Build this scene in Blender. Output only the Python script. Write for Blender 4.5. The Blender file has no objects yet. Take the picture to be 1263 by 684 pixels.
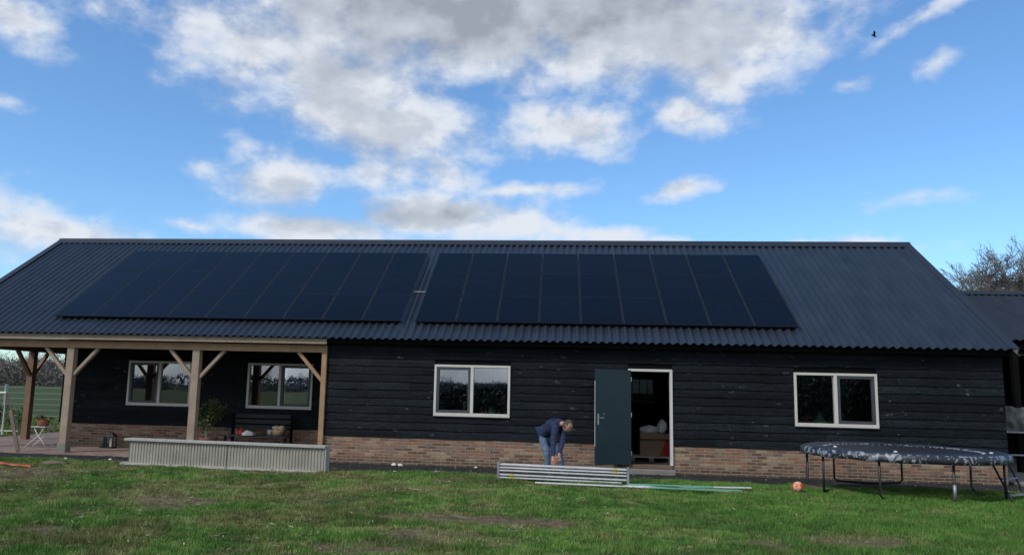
import bpy, bmesh, math, random
import numpy as np
from mathutils import Vector, Matrix, noise as mnoise
random.seed(7); RNG = np.random.default_rng(7)
R = math.radians
SC = bpy.context.scene
COL = SC.collection

# ------------------------------------------------------------------ camera model (solved from the photo's lines)
F_PX, PITCH, YAW, ROLL, CX = 970.94, .1393, .1048, .0239, -42.1
CAM = np.array([0, -18.4545, 1.7206])
def ray(u, v):
    a = (u-631.5-CX)/F_PX; b = (v-342)/F_PX
    cr, sr = math.cos(ROLL), math.sin(ROLL); a, b = cr*a+sr*b, -sr*a+cr*b
    c2, s2 = math.cos(PITCH), math.sin(PITCH); uu = -b
    yr = c2-s2*uu; z = s2+c2*uu
    cy, sy = math.cos(YAW), math.sin(YAW)
    return np.array([cy*a-sy*yr, sy*a+cy*yr, z])
def onY(u, v, y):
    r = ray(u, v); return Vector(CAM+r*(y-CAM[1])/r[1])
def onZ(u, v, z=0.):
    r = ray(u, v); return Vector(CAM+r*(z-CAM[2])/r[2])

# ------------------------------------------------------------------ helpers
def tag(o, label=None, cat=None, group=None, kind=None):
    if label: o['label'] = label
    if cat: o['category'] = cat
    if group: o['group'] = group
    if kind: o['kind'] = kind
    return o
def empty(name, loc, label, cat, group=None, rz=0):
    o = bpy.data.objects.new(name, None); COL.objects.link(o)
    o.location = loc; o.rotation_euler.z = rz; o.empty_display_size = .1
    return tag(o, label, cat, group)
def copy_tree(o, parent=None):
    c = o.copy(); COL.objects.link(c); c.parent = parent
    for ch in list(o.children): copy_tree(ch, c)
    return c

class MB:
    def __init__(s): s.v = []; s.f = []; s.a = []      # a: per-vertex float attribute
    def add(s, vs, fs, a=0.):
        n = len(s.v); s.v += [tuple(q) for q in vs]; s.f += [tuple(i+n for i in f) for f in fs]
        s.a += [a]*len(vs)
        return s
    def box(s, x0, x1, y0, y1, z0, z1, a=0., M=None):
        vs = [Vector((x, y, z)) for x in (x0, x1) for y in (y0, y1) for z in (z0, z1)]
        if M: vs = [M@q for q in vs]
        return s.add(vs, [(0,1,3,2),(4,6,7,5),(0,4,5,1),(2,3,7,6),(0,2,6,4),(1,5,7,3)], a)
    def beam(s, p, q, w, h, up=(0,0,1), a=0., bev=0):
        p, q = Vector(p), Vector(q); d = (q-p).normalized(); up = Vector(up)
        if abs(d.dot(up)) > .98: up = Vector((0,1,0))
        r = d.cross(up).normalized(); u = r.cross(d)
        vs = [c+r*i*w/2+u*j*h/2 for c in (p, q) for i, j in ((-1,-1),(1,-1),(1,1),(-1,1))]
        return s.add(vs, [(0,1,2,3),(7,6,5,4),(0,4,5,1),(1,5,6,2),(2,6,7,3),(3,7,4,0)], a)
    def tube(s, pts, rad, n=8, cap=True, a=0.):
        pts = [Vector(p) for p in pts]
        if not hasattr(rad, '__len__'): rad = [rad]*len(pts)
        rings = []; u = None
        for i, p in enumerate(pts):
            d = (pts[min(i+1, len(pts)-1)]-pts[max(i-1, 0)]).normalized()
            if u is None:
                u = d.cross(Vector((0,0,1)) if abs(d.z) < .9 else Vector((1,0,0))).normalized()
            else: u = (u-d*u.dot(d)).normalized()
            w = d.cross(u)
            rings.append([p+(u*math.cos(t)+w*math.sin(t))*rad[i] for t in [2*math.pi*k/n for k in range(n)]])
        vs = [q for r in rings for q in r]; fs = []
        for i in range(len(pts)-1):
            for k in range(n):
                fs.append((i*n+k, i*n+(k+1)%n, (i+1)*n+(k+1)%n, (i+1)*n+k))
        if cap: fs.append(tuple(range(n))[::-1]); fs.append(tuple((len(pts)-1)*n+k for k in range(n)))
        return s.add(vs, fs, a)
    def lathe(s, c, prof, n=20, a=0.):
        c = Vector(c); vs = []; fs = []
        for r, z in prof: vs += [c+Vector((r*math.cos(2*math.pi*k/n), r*math.sin(2*math.pi*k/n), z)) for k in range(n)]
        for i in range(len(prof)-1):
            for k in range(n): fs.append((i*n+k, i*n+(k+1)%n, (i+1)*n+(k+1)%n, (i+1)*n+k))
        fs.append(tuple(range(n))[::-1]); fs.append(tuple((len(prof)-1)*n+k for k in range(n)))
        return s.add(vs, fs, a)
    def build(s, name, mat, parent=None, smooth=False, bevel=0):
        loc = Vector((0,0,0))
        if parent is not None:
            q = parent
            while q is not None: loc += q.location; q = q.parent
        me = bpy.data.meshes.new(name)
        me.from_pydata([tuple(Vector(p)-loc) for p in s.v], [], s.f); me.update()
        if any(s.a):
            at = me.attributes.new('tone', 'FLOAT', 'POINT'); at.data.foreach_set('value', s.a)
        o = bpy.data.objects.new(name, me); COL.objects.link(o); me.materials.append(mat)
        if parent is not None: o.parent = parent
        if smooth:
            for p in me.polygons: p.use_smooth = True
        if bevel:
            m = o.modifiers.new('bevel', 'BEVEL'); m.width = bevel; m.segments = 2; m.limit_method = 'ANGLE'
        return o

# ---- node helper
class NT:
    def __init__(s, tree): s.t = tree; s.n = tree.nodes; s.l = tree.links
    def node(s, typ, **kw):
        nd = s.n.new(typ); ins = kw.pop('ins', {})
        for k, v in kw.items(): setattr(nd, k, v)
        for k, v in ins.items(): s.set(nd, k, v)
        return nd
    def set(s, nd, k, v):
        if isinstance(v, bpy.types.NodeSocket): s.l.new(v, nd.inputs[k])
        else: nd.inputs[k].default_value = v
    def math(s, op, a, b=0., c=None, clamp=False):
        nd = s.n.new('ShaderNodeMath'); nd.operation = op; nd.use_clamp = clamp
        s.set(nd, 0, a); s.set(nd, 1, b)
        if c is not None: s.set(nd, 2, c)
        return nd.outputs[0]
    def noise(s, vec, scale, detail=4, rough=.6, out=0, dist=0):
        nd = s.node('ShaderNodeTexNoise', ins={'Scale': scale, 'Detail': detail, 'Roughness': rough, 'Distortion': dist})
        if vec is not None: s.l.new(vec, nd.inputs['Vector'])
        return nd.outputs[out]
    def ramp(s, fac, stops, interp='LINEAR'):
        nd = s.n.new('ShaderNodeValToRGB'); nd.color_ramp.interpolation = interp; e = nd.color_ramp.elements
        while len(e) < len(stops): e.new(.5)
        for q, (p, c) in zip(e, stops):
            q.position = p; q.color = (*c, 1) if hasattr(c, '__len__') else (c, c, c, 1)
        s.l.new(fac, nd.inputs[0]); return nd.outputs[0]
    def mix(s, fac, a, b, typ='MIX'):
        nd = s.n.new('ShaderNodeMix'); nd.data_type = 'RGBA'; nd.blend_type = typ
        s.set(nd, 0, fac)
        for i, c in ((6, a), (7, b)):
            if isinstance(c, bpy.types.NodeSocket): s.l.new(c, nd.inputs[i])
            else: nd.inputs[i].default_value = (*c, 1)
        return nd.outputs[2]
    def pos(s): return s.n.new('ShaderNodeNewGeometry').outputs['Position']
    def obj(s): return s.n.new('ShaderNodeTexCoord').outputs['Object']
    def scaled(s, vec, sc):
        nd = s.n.new('ShaderNodeVectorMath'); nd.operation = 'MULTIPLY'; s.l.new(vec, nd.inputs[0]); nd.inputs[1].default_value = sc
        return nd.outputs[0]
    def attr(s, name): return s.node('ShaderNodeAttribute', attribute_name=name).outputs['Fac']
    def smooth(s, x, a, b):
        nd = s.n.new('ShaderNodeMapRange'); nd.interpolation_type = 'SMOOTHSTEP'
        s.set(nd, 0, x); nd.inputs[1].default_value = a; nd.inputs[2].default_value = b
        return nd.outputs[0]
MATS = {}
def newmat(name):
    m = bpy.data.materials.new(name); m.use_nodes = True; MATS[name] = m
    t = NT(m.node_tree); b = m.node_tree.nodes['Principled BSDF']
    return m, t, b
def bump(t, b, h, strength=.3, dist=.01):
    nd = t.node('ShaderNodeBump', ins={'Strength': strength, 'Distance': dist, 'Height': h})
    t.l.new(nd.outputs[0], b.inputs['Normal'])
def simple(name, c, rough=.6, metal=0., var=.25, scale=8, bmp=.1, spec=.5, c2=None, stretch=None, local=False):
    m, t, b = newmat(name)
    v = t.obj() if local else t.pos()
    if stretch: v = t.scaled(v, stretch)
    n = t.noise(v, scale, 5)
    lo = tuple(x*(1-var) for x in c); hi = c2 or tuple(min(1, x*(1+var)) for x in c)
    t.l.new(t.ramp(n, [(.3, lo), (.7, hi)]), b.inputs['Base Color'])
    t.l.new(t.math('MULTIPLY_ADD', n, .25, rough-.12), b.inputs['Roughness'])
    b.inputs['Metallic'].default_value = metal; b.inputs['Specular IOR Level'].default_value = spec
    if bmp: bump(t, b, t.noise(v, scale*6, 4), bmp, .005)
    return m

# ---- black rough-sawn boards
def m_boards():
    m, t, b = newmat('black_boards')
    p = t.pos(); tone = t.attr('tone')
    sv = t.scaled(p, (1.0, 1.0, 14.0))
    grain = t.noise(sv, 5, 6, .65); big = t.noise(t.scaled(p, (.6, 1, 2.2)), 1.3, 3)
    f = t.math('ADD', t.math('MULTIPLY', grain, .5), t.math('ADD', t.math('MULTIPLY', tone, .13), t.math('MULTIPLY', big, .42)))
    col = t.ramp(f, [(.36, (.003, .0042, .006)), (.5, (.0075, .0108, .015)), (.64, (.015, .021, .027)), (.78, (.034, .042, .050))])
    # weathered flecks and knots
    vo = t.node('ShaderNodeTexVoronoi', feature='F1', ins={'Scale': 4.2, 'Randomness': 1.0})
    w = t.node('ShaderNodeVectorMath', operation='ADD'); t.l.new(t.scaled(p, (.55, 1, 1.5)), w.inputs[0])
    t.l.new(t.scaled(t.noise(p, 9, 3, .6, out=1), (.16, .16, .16)), w.inputs[1]); t.l.new(w.outputs[0], vo.inputs['Vector'])
    fl = t.math('LESS_THAN', vo.outputs['Distance'], t.math('MULTIPLY_ADD', t.noise(p, 1.9, 2), .46, -.10))
    fl = t.math('MULTIPLY', fl, t.smooth(t.noise(p, 38, 3), .45, .6)); mott = t.noise(t.scaled(p, (1, 1, 2)), 22, 4, .7)
    col = t.mix(.8, col, t.ramp(mott, [(.36, .12), (.64, .88)]), 'OVERLAY')
    col = t.mix(t.math('MULTIPLY', fl, .55), col, (.19, .20, .19))
    t.l.new(col, b.inputs['Base Color'])
    b.inputs['Roughness'].default_value = .62; b.inputs['Specular IOR Level'].default_value = .14
    bump(t, b, t.math('ADD', grain, t.noise(t.scaled(p, (1, 1, 3)), 9, 4, .7)), .9, .02); return m
# ---- brick plinth
def m_brick(name='brick', scale=1.0, dark=1.0):
    m, t, b = newmat(name); p = t.pos()
    sep = t.node('ShaderNodeSeparateXYZ'); t.l.new(p, sep.inputs[0])
    cb = t.node('ShaderNodeCombineXYZ')
    t.l.new(t.math('ADD', sep.outputs[0], sep.outputs[1]), cb.inputs[0]); t.l.new(t.math('ADD', sep.outputs[2], .1), cb.inputs[1])
    jit = t.node('ShaderNodeVectorMath', operation='ADD'); t.l.new(cb.outputs[0], jit.inputs[0])
    t.l.new(t.scaled(t.noise(p, 14, 2, .5, out=1), (.012, .012, 0)), jit.inputs[1])
    br = t.node('ShaderNodeTexBrick', offset=.5, ins={'Color1': (0,0,0,1), 'Color2': (1,1,1,1), 'Mortar': (.5,.5,.5,1), 'Scale': 1.0,
        'Mortar Size': .0095, 'Mortar Smooth': .25, 'Bias': 0, 'Brick Width': .225, 'Row Height': .068})
    t.l.new(jit.outputs[0], br.inputs['Vector'])
    rnd = br.outputs['Color']
    col = t.ramp(rnd, [(0, (.12, .075, .055)), (.18, (.25, .135, .09)), (.35, (.17, .11, .08)), (.5, (.30, .21, .14)), (.64, (.26, .125, .085)), (.78, (.20, .145, .11)), (.9, (.33, .25, .17)), (1, (.13, .08, .06))], 'CONSTANT')
    n = t.noise(p, 5, 5); n2 = t.noise(p, 45, 3)
    col = t.mix(.55, col, t.ramp(n2, [(.3, .25), (.7, .85)]), 'OVERLAY')
    mort = t.ramp(n, [(.35, (.23, .185, .135)), (.65, (.34, .28, .21))])
    col = t.mix(br.outputs['Fac'], col, mort)
    # lowest courses: darker brick with tan joints
    low_courses = t.smooth(t.math('ADD', sep.outputs[2], t.math('MULTIPLY', n, .22)), .28, .02)
    dk = t.mix(br.outputs['Fac'], (.052, .034, .026), (.27, .235, .165)); col = t.mix(t.math('MULTIPLY', low_courses, .72), col, dk)
    t.l.new(col, b.inputs['Base Color']); b.inputs['Roughness'].default_value = .9
    bump(t, b, t.math('ADD', t.math('MULTIPLY', br.outputs['Fac'], -1.), t.math('MULTIPLY', n2, .4)), .7, .012)
    return m
def m_roof(name='corrugated_roof', ro=.24, sp=.6):
    m, t, b = newmat(name); p = t.pos()
    n = t.noise(t.scaled(p, (1, .35, .35)), 3, 5); n2 = t.noise(p, 60, 3)
    f = t.math('ADD', t.math('MULTIPLY', n, .7), t.math('MULTIPLY', n2, .3))
    t.l.new(t.ramp(f, [(.3, (.016, .021, .029)), (.7, (.030, .038, .051))]), b.inputs['Base Color'])
    t.l.new(t.math('MULTIPLY_ADD', n, .12, ro), b.inputs['Roughness']); b.inputs['Specular IOR Level'].default_value = sp
    bump(t, b, n2, .08, .003); return m
def m_pv():
    m, t, b = newmat('solar_glass'); p = t.obj()
    n = t.noise(p, 1.2, 3)
    rn = t.node('ShaderNodeObjectInfo').outputs['Random']
    sep = t.node('ShaderNodeSeparateXYZ'); t.l.new(p, sep.inputs[0])
    g = []
    for i, w in ((0, .1655), (1, .0833)):
        fr = t.math('FRACT', t.math('DIVIDE', sep.outputs[i], w)); g.append(t.math('LESS_THAN', fr, .02))
    line = t.math('MAXIMUM', g[0], g[1])
    c = t.mix(t.math('MULTIPLY', line, .5), t.ramp(t.math('ADD', t.math('MULTIPLY', n, .5), t.math('MULTIPLY', rn, .5)), [(.2, (.0020, .0030, .0065)), (.8, (.0035, .005, .010))]), (.007, .009, .014))
    t.l.new(c, b.inputs['Base Color']); b.inputs['Roughness'].default_value = .22
    t.l.new(t.math('MULTIPLY_ADD', n, .12, .17), b.inputs['Roughness']); b.inputs['Specular IOR Level'].default_value = .18
    return m
def m_wood(name, c, c2, rough=.75):
    m, t, b = newmat(name); p = t.pos()
    n1 = t.noise(t.scaled(p, (3, 3, 3)), 1.2, 5); n2 = t.noise(t.scaled(p, (10, 10, 4)), 4, 5, .65)
    vo = t.node('ShaderNodeTexVoronoi', ins={'Scale': 3.5}); t.l.new(p, vo.inputs['Vector'])
    knot = t.smooth(vo.outputs['Distance'], .07, .03)
    f = t.math('ADD', t.math('MULTIPLY', n1, .5), t.math('MULTIPLY', n2, .5))
    col = t.ramp(f, [(.3, c), (.7, c2)])
    col = t.mix(t.math('MULTIPLY', knot, .6), col, tuple(x*.35 for x in c))
    t.l.new(col, b.inputs['Base Color']); b.inputs['Roughness'].default_value = rough
    bump(t, b, n2, .3, .006); return m
def m_glass(name='window_glass', tint=(.90, .93, .93), ior=3.0):
    m = bpy.data.materials.new(name); m.use_nodes = True; t = NT(m.node_tree); t.n.clear()
    out = t.node('ShaderNodeOutputMaterial'); mx = t.node('ShaderNodeMixShader')
    tr = t.node('ShaderNodeBsdfTransparent', ins={'Color': (*tint, 1)}); gl = t.node('ShaderNodeBsdfGlossy', ins={'Color': (.92, .94, 1, 1), 'Roughness': .0})
    fr = t.node('ShaderNodeFresnel', ins={'IOR': ior})
    nd = t.node('ShaderNodeBump', ins={'Strength': .004, 'Distance': .5, 'Height': t.noise(t.pos(), 1.3, 1)})
    t.l.new(nd.outputs[0], gl.inputs['Normal'])
    t.l.new(fr.outputs[0], mx.inputs[0]); t.l.new(tr.outputs[0], mx.inputs[1]); t.l.new(gl.outputs[0], mx.inputs[2]); t.l.new(mx.outputs[0], out.inputs[0])
    return m
def m_ground():
    m, t, b = newmat('lawn_and_soil'); p = t.pos()
    bare = t.attr('bare'); soil = t.attr('soil')
    n = t.noise(p, .5, 6, .65); n2 = t.noise(p, 6, 6, .7); n3 = t.noise(p, 30, 4, .7)
    g = t.ramp(t.math('ADD', t.math('MULTIPLY', n, .5), t.math('MULTIPLY', n2, .5)), [(.35, (.028, .048, .012)), (.5, (.052, .080, .020)), (.65, (.090, .105, .036))])
    br = t.ramp(n2, [(.35, (.085, .062, .038)), (.65, (.21, .16, .105))])
    col = t.mix(t.smooth(t.math('ADD', bare, t.math('MULTIPLY_ADD', n3, .6, -.3)), .3, .7), g, br)
    so = t.ramp(n3, [(.3, (.012, .013, .015)), (.6, (.035, .036, .038)), (.75, (.07, .068, .066))])
    col = t.mix(t.smooth(t.math('ADD', soil, t.math('MULTIPLY_ADD', n2, .5, -.25)), .4, .6), col, so)
    t.l.new(col, b.inputs['Base Color']); b.inputs['Roughness'].default_value = .95; b.inputs['Specular IOR Level'].default_value = .2
    bump(t, b, t.math('ADD', n3, n2), .8, .03); return m
def m_grass():
    m, t, b = newmat('grass_blades'); p = t.pos(); tone = t.attr('tone'); dry = t.attr('dry')
    n = t.noise(p, .55, 4, .6); n2 = t.noise(p, 3.0, 4, .6)
    f = t.math('ADD', t.math('MULTIPLY', n, .2), t.math('ADD', t.math('MULTIPLY', n2, .2), t.math('MULTIPLY', tone, .6)))
    g = t.ramp(f, [(.1, (.048, .110, .022)), (.45, (.088, .205, .036)), (.62, (.14, .275, .052)), (.82, (.24, .36, .095))])
    d = t.ramp(tone, [(.0, (.12, .115, .04)), (.5, (.23, .20, .085)), (1, (.38, .33, .17))])
    t.l.new(t.mix(dry, g, d), b.inputs['Base Color']); b.inputs['Roughness'].default_value = .7; b.inputs['Specular IOR Level'].default_value = .25
    return m
def m_leaf(name, c1, c2):
    m, t, b = newmat(name); n = t.noise(t.pos(), 12, 3)
    t.l.new(t.ramp(n, [(.35, c1), (.65, c2)]), b.inputs['Base Color']); b.inputs['Roughness'].default_value = .65
    return m
def m_camo():
    m, t, b = newmat('patterned_pad'); p = t.obj()
    n = t.noise(t.scaled(p, (1, 1, .9)), 5.5, 3, .65, dist=2.2); n1 = t.noise(p, 3.1, 2)
    vo = t.node('ShaderNodeTexVoronoi', ins={'Scale': 4.2}); t.l.new(p, vo.inputs['Vector'])
    ring = t.math('MULTIPLY', t.math('GREATER_THAN', vo.outputs['Distance'], .15), t.math('LESS_THAN', vo.outputs['Distance'], .23))
    a = t.math('MULTIPLY', t.smooth(n, .53, .56), t.smooth(n1, .36, .42))
    a = t.math('MAXIMUM', a, t.math('MULTIPLY', ring, t.math('MULTIPLY', t.smooth(n1, .48, .5), .7)))
    sep = t.node('ShaderNodeSeparateXYZ'); t.l.new(p, sep.inputs[0])
    a = t.math('MULTIPLY', a, t.math('LESS_THAN', sep.outputs[2], .805))
    nn = t.noise(p, 30, 3)
    col = t.mix(a, t.ramp(nn, [(.3, (.014, .018, .025)), (.7, (.028, .035, .046))]), t.ramp(nn, [(.3, (.19, .22, .26)), (.7, (.31, .35, .40))]))
    t.l.new(col, b.inputs['Base Color']); b.inputs['Roughness'].default_value = .42
    bump(t, b, t.noise(p, 7, 3), .5, .03); return m
def m_pavers():
    m, t, b = newmat('clay_pavers'); p = t.pos()
    br = t.node('ShaderNodeTexBrick', ins={'Color1': (.20, .13, .10, 1), 'Color2': (.30, .22, .18, 1), 'Mortar': (.12, .10, .085, 1), 'Scale': 1, 'Mortar Size': .006, 'Brick Width': .2, 'Row Height': .1})
    t.l.new(p, br.inputs['Vector']); n = t.noise(p, 2, 5)
    t.l.new(t.mix(.5, br.outputs[0], t.ramp(n, [(.3, .3), (.7, .8)]), 'OVERLAY'), b.inputs['Base Color']); b.inputs['Roughness'].default_value = .85
    return m

BOARDS = m_boards(); BRICK = m_brick(); ROOF = m_roof(); PV = m_pv(); GLASS = m_glass(); CAMO = m_camo(); PAVE = m_pavers()
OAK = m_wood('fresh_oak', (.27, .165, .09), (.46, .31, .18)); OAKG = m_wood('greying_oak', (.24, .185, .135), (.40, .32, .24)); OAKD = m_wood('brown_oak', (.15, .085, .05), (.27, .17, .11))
PLANK = m_wood('old_plank', (.10, .07, .05), (.19, .14, .10)); PALE = m_wood('pale_plank', (.30, .28, .25), (.45, .42, .38))
WHITE = simple('cream_window_frame', (.62, .61, .56), .45, var=.06); SASH = simple('slate_sash', (.055, .068, .080), .4, var=.1)
DOOR = simple('dark_teal_door', (.012, .034, .046), .42, var=.12, scale=2, bmp=.03); STEEL = simple('brushed_steel', (.55, .55, .53), .35, .9, var=.1)
ALU = simple('aluminium', (.74, .76, .78), .34, .35, var=.12, scale=5, bmp=.03); ALUD = simple('dull_aluminium', (.34, .36, .38), .55, .6, var=.2)
PVEDGE = simple('panel_edge_metal', (.022, .028, .036), .6, .1, var=.2); BLACKM = simple('black_steel', (.012, .013, .015), .4, var=.2)
PVFRAME = simple('black_panel_frame', (.012, .016, .024), .4, var=.2)
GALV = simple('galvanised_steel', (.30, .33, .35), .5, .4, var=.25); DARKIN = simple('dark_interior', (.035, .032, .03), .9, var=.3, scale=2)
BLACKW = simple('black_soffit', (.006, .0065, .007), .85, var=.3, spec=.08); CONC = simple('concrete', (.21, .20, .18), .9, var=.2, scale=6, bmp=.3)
FLASH = simple('grey_flashing', (.020, .026, .036), .5, var=.1, scale=2); WHITEM = simple('white_metal', (.62, .62, .60), .4, var=.08)
CARD = simple('cardboard', (.27, .175, .115), .85, var=.12, scale=4); REDP = simple('red_print', (.38, .012, .015), .5, var=.1)
PLASTIC = simple('cloudy_plastic', (.62, .64, .63), .3, var=.2, scale=10); JACKET = simple('navy_jacket', (.010, .022, .062), .8, var=.35, scale=14, bmp=.5)
JEANS = simple('washed_jeans', (.095, .15, .235), .85, var=.3, scale=10, bmp=.4); SKIN = simple('skin', (.44, .23, .165), .55, var=.08, scale=14, bmp=.05)
HAIR = simple('grey_brown_hair', (.055, .042, .034), .8, var=.4, scale=60, bmp=.4); SHOE = simple('dark_shoes', (.02, .018, .016), .6)
RIBS = simple('pale_ribbed_sheet', (.34, .325, .28), .65, var=.18, scale=3, bmp=.15); RIM = simple('pale_rim', (.40, .39, .36), .55, var=.15)
MATT = simple('black_jumping_mat', (.014, .016, .02), .55, var=.2, scale=4); LATHW = simple('white_lath', (.66, .70, .72), .4, var=.08); LATHG = simple('mint_green_lath', (.13, .42, .27), .45, var=.12)
ORANGE = simple('orange_stuff', (.62, .11, .03), .5, var=.2, scale=10); BARK = simple('twig_bark', (.17, .145, .13), .9, var=.3, scale=20)
FARBARK = simple('far_woods', (.15, .14, .13), .95, var=.35, scale=.5, bmp=0); CONIFER = m_leaf('conifer_green', (.007, .014, .006), (.016, .028, .012))  # far woods lightened: the haze of distance is put into their colour
STONE = simple('pale_stone', (.68, .66, .62), .8, var=.15); TERRA = simple('terracotta', (.22, .085, .05), .8); PINK = simple('pink_flowers', (.75, .25, .32), .7)
MINT = simple('mint_glaze', (.25, .68, .50), .35, var=.2); TEAL = simple('teal_bench_paint', (.005, .010, .012), .5, var=.2); WICKER = simple('wicker', (.24, .16, .09), .8, var=.4, scale=40)
FENCEM = simple('weathered_rail', (.17, .20, .19), .6, var=.2)
TARP = simple('grey_tarp', (.15, .155, .155), .6, var=.4, scale=6, bmp=.6)

# ------------------------------------------------------------------ numpy noise
def vnoise(x, y, seed=0):
    xi = np.floor(x).astype(np.int64); yi = np.floor(y).astype(np.int64); xf = x-xi; yf = y-yi
    def h(a, b):
        n = (a*374761393+b*668265263+seed*974711) & 0xffffffff
        n = ((n ^ (n >> 13))*1274126177) & 0xffffffff
        return ((n ^ (n >> 16)) & 0xffff)/65535.
    u = xf*xf*(3-2*xf); v = yf*yf*(3-2*yf)
    return (h(xi, yi)*(1-u)+h(xi+1, yi)*u)*(1-v)+(h(xi, yi+1)*(1-u)+h(xi+1, yi+1)*u)*v
def fbm(x, y, s, o=4, seed=0):
    r = 0; a = .5; t = 0
    for k in range(o):
        r = r+a*vnoise(x*s+17.3*k, y*s-9.1*k, seed+k); t += a; a *= .55; s *= 2.1
    return r/t
PATCH = [(-5.48,-7.19,.75,.5,1),(-1.04,-7.75,1.5,.42,1.),(-9.6,-5.1,1.3,1.3,.9),(-1.21,-8.95,.9,.35,.8),(3.61,-8.24,.8,.4,.8),(2.35,-8.72,.5,.3,.6),
         (2.81,-3.55,1.2,.3,.8),(0.3,-4.0,1.3,.3,.7),(-5.2,-5.45,1.8,.5,.45),(-5.7,-9.7,.5,.4,.7),(-11.2,-3.6,1.4,.8,.8),(-2.8,-6.6,1.4,.5,.5),(5.4,-2.0,1.0,.3,.6),(-3.2,-4.0,1.2,.4,.35)]
def lawn_edge(x): return -1.95-.55*np.clip((-x-1)/4, 0, 1)*np.clip((x+9)/2, 0, 1)+.30*np.clip((x-4)/5, 0, 1)+.28*np.clip((-x-9)/2, 0, 1)+.5*(fbm(x, x*0+3, .9, 3, 5)-.5)
def bare_f(x, y):
    b = np.zeros_like(x)
    wx = x+.7*(fbm(x, y, 1.3, 3, 11)-.5); wy = y+.5*(fbm(x, y, 1.5, 3, 12)-.5)
    for cx, cy, rx, ry, w in PATCH:
        d = np.sqrt(((wx-cx)/rx)**2+((wy-cy)/ry)**2); b = np.maximum(b, w*np.clip(1.5-d, 0, 1))
    b = np.maximum(b, np.clip((fbm(x, y, .9, 5, 40)-.585)*5, 0, .7)*np.clip((4-x)/6, .25, 1))
    return np.clip(b, 0, 1)
def soil_f(x, y):
    s = np.clip((y-lawn_edge(x))/.18+.5, 0, 1)
    s = s*np.clip((x+17)/1, 0, 1)*np.clip((14.-x)/1, 0, 1)
    return np.where((x > 9.8) | (y < .6), s, np.where(x > -5.6, s, 0))*(y < 9.5)*np.where((x > -16.6) | (y < .2), 1, 0)
def height(x, y):
    near = np.clip((-y-1.4)/1.2, 0, 1)*np.clip((y+16)/3, 0, 1)*np.clip((x+18)/2, 0, 1)*np.clip((15-x)/2, 0, 1)
    house = np.clip((y+2.6)/.9, 0, 1)*np.clip((x+18)/1.5, 0, 1)*np.clip((15-x)/1.5, 0, 1)*np.clip((12-y)/2, 0, 1)
    heap = .07*np.exp(-(((x+9.9)/1.2)**2+((y+4.6)/.6)**2))*fbm(x, y, 5, 3, 8)*1.6
    return near*(.10*(fbm(x, y, .45, 3, 1)-.5)+.045*(fbm(x, y, 2.4, 3, 2)-.5))+heap-.085*house+house*.02*(fbm(x, y, 5, 3, 3)-.5)
# ---- ground sheet
def axis(dense, lo, hi):
    a = list(dense); st = dense[1]-dense[0]; v = dense[-1]
    while v < hi: st *= 1.35; v += st; a.append(min(v, hi))
    st = dense[1]-dense[0]; v = dense[0]
    while v > lo: st *= 1.35; v -= st; a.insert(0, max(v, lo))
    return np.array(a)
gx = axis(np.arange(-18, 15.01, .1), -900, 900); gy = axis(np.arange(-14, 1.01, .1), -900, 900)
GX, GY = np.meshgrid(gx, gy); gz = height(GX, GY)
nv = np.stack([GX.ravel(), GY.ravel(), gz.ravel()], 1); nxg = len(gx)
ii, jj = np.meshgrid(np.arange(len(gy)-1), np.arange(nxg-1), indexing='ij'); a0 = (ii*nxg+jj).ravel()
fc = np.stack([a0, a0+1, a0+nxg+1, a0+nxg], 1)
def np_mesh(name, verts, faces, mat, attrs={}, smooth=True):
    me = bpy.data.meshes.new(name); k = faces.shape[1]
    me.vertices.add(len(verts)); me.vertices.foreach_set('co', verts.astype(np.float32).ravel())
    me.loops.add(faces.size); me.loops.foreach_set('vertex_index', faces.astype(np.int32).ravel())
    me.polygons.add(len(faces)); me.polygons.foreach_set('loop_start', np.arange(0, faces.size, k, dtype=np.int32))
    me.update(calc_edges=True); me.validate()
    if smooth: me.polygons.foreach_set('use_smooth', np.ones(len(faces), bool))
    for n, v in attrs.items():
        at = me.attributes.new(n, 'FLOAT', 'POINT'); at.data.foreach_set('value', v.astype(np.float32))
    o = bpy.data.objects.new(name, me); COL.objects.link(o); me.materials.append(mat); return o
ground = np_mesh('ground', nv, fc, m_ground(), {'bare': bare_f(GX, GY).ravel(), 'soil': soil_f(GX, GY).ravel()})
tag(ground, kind='structure')
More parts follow.
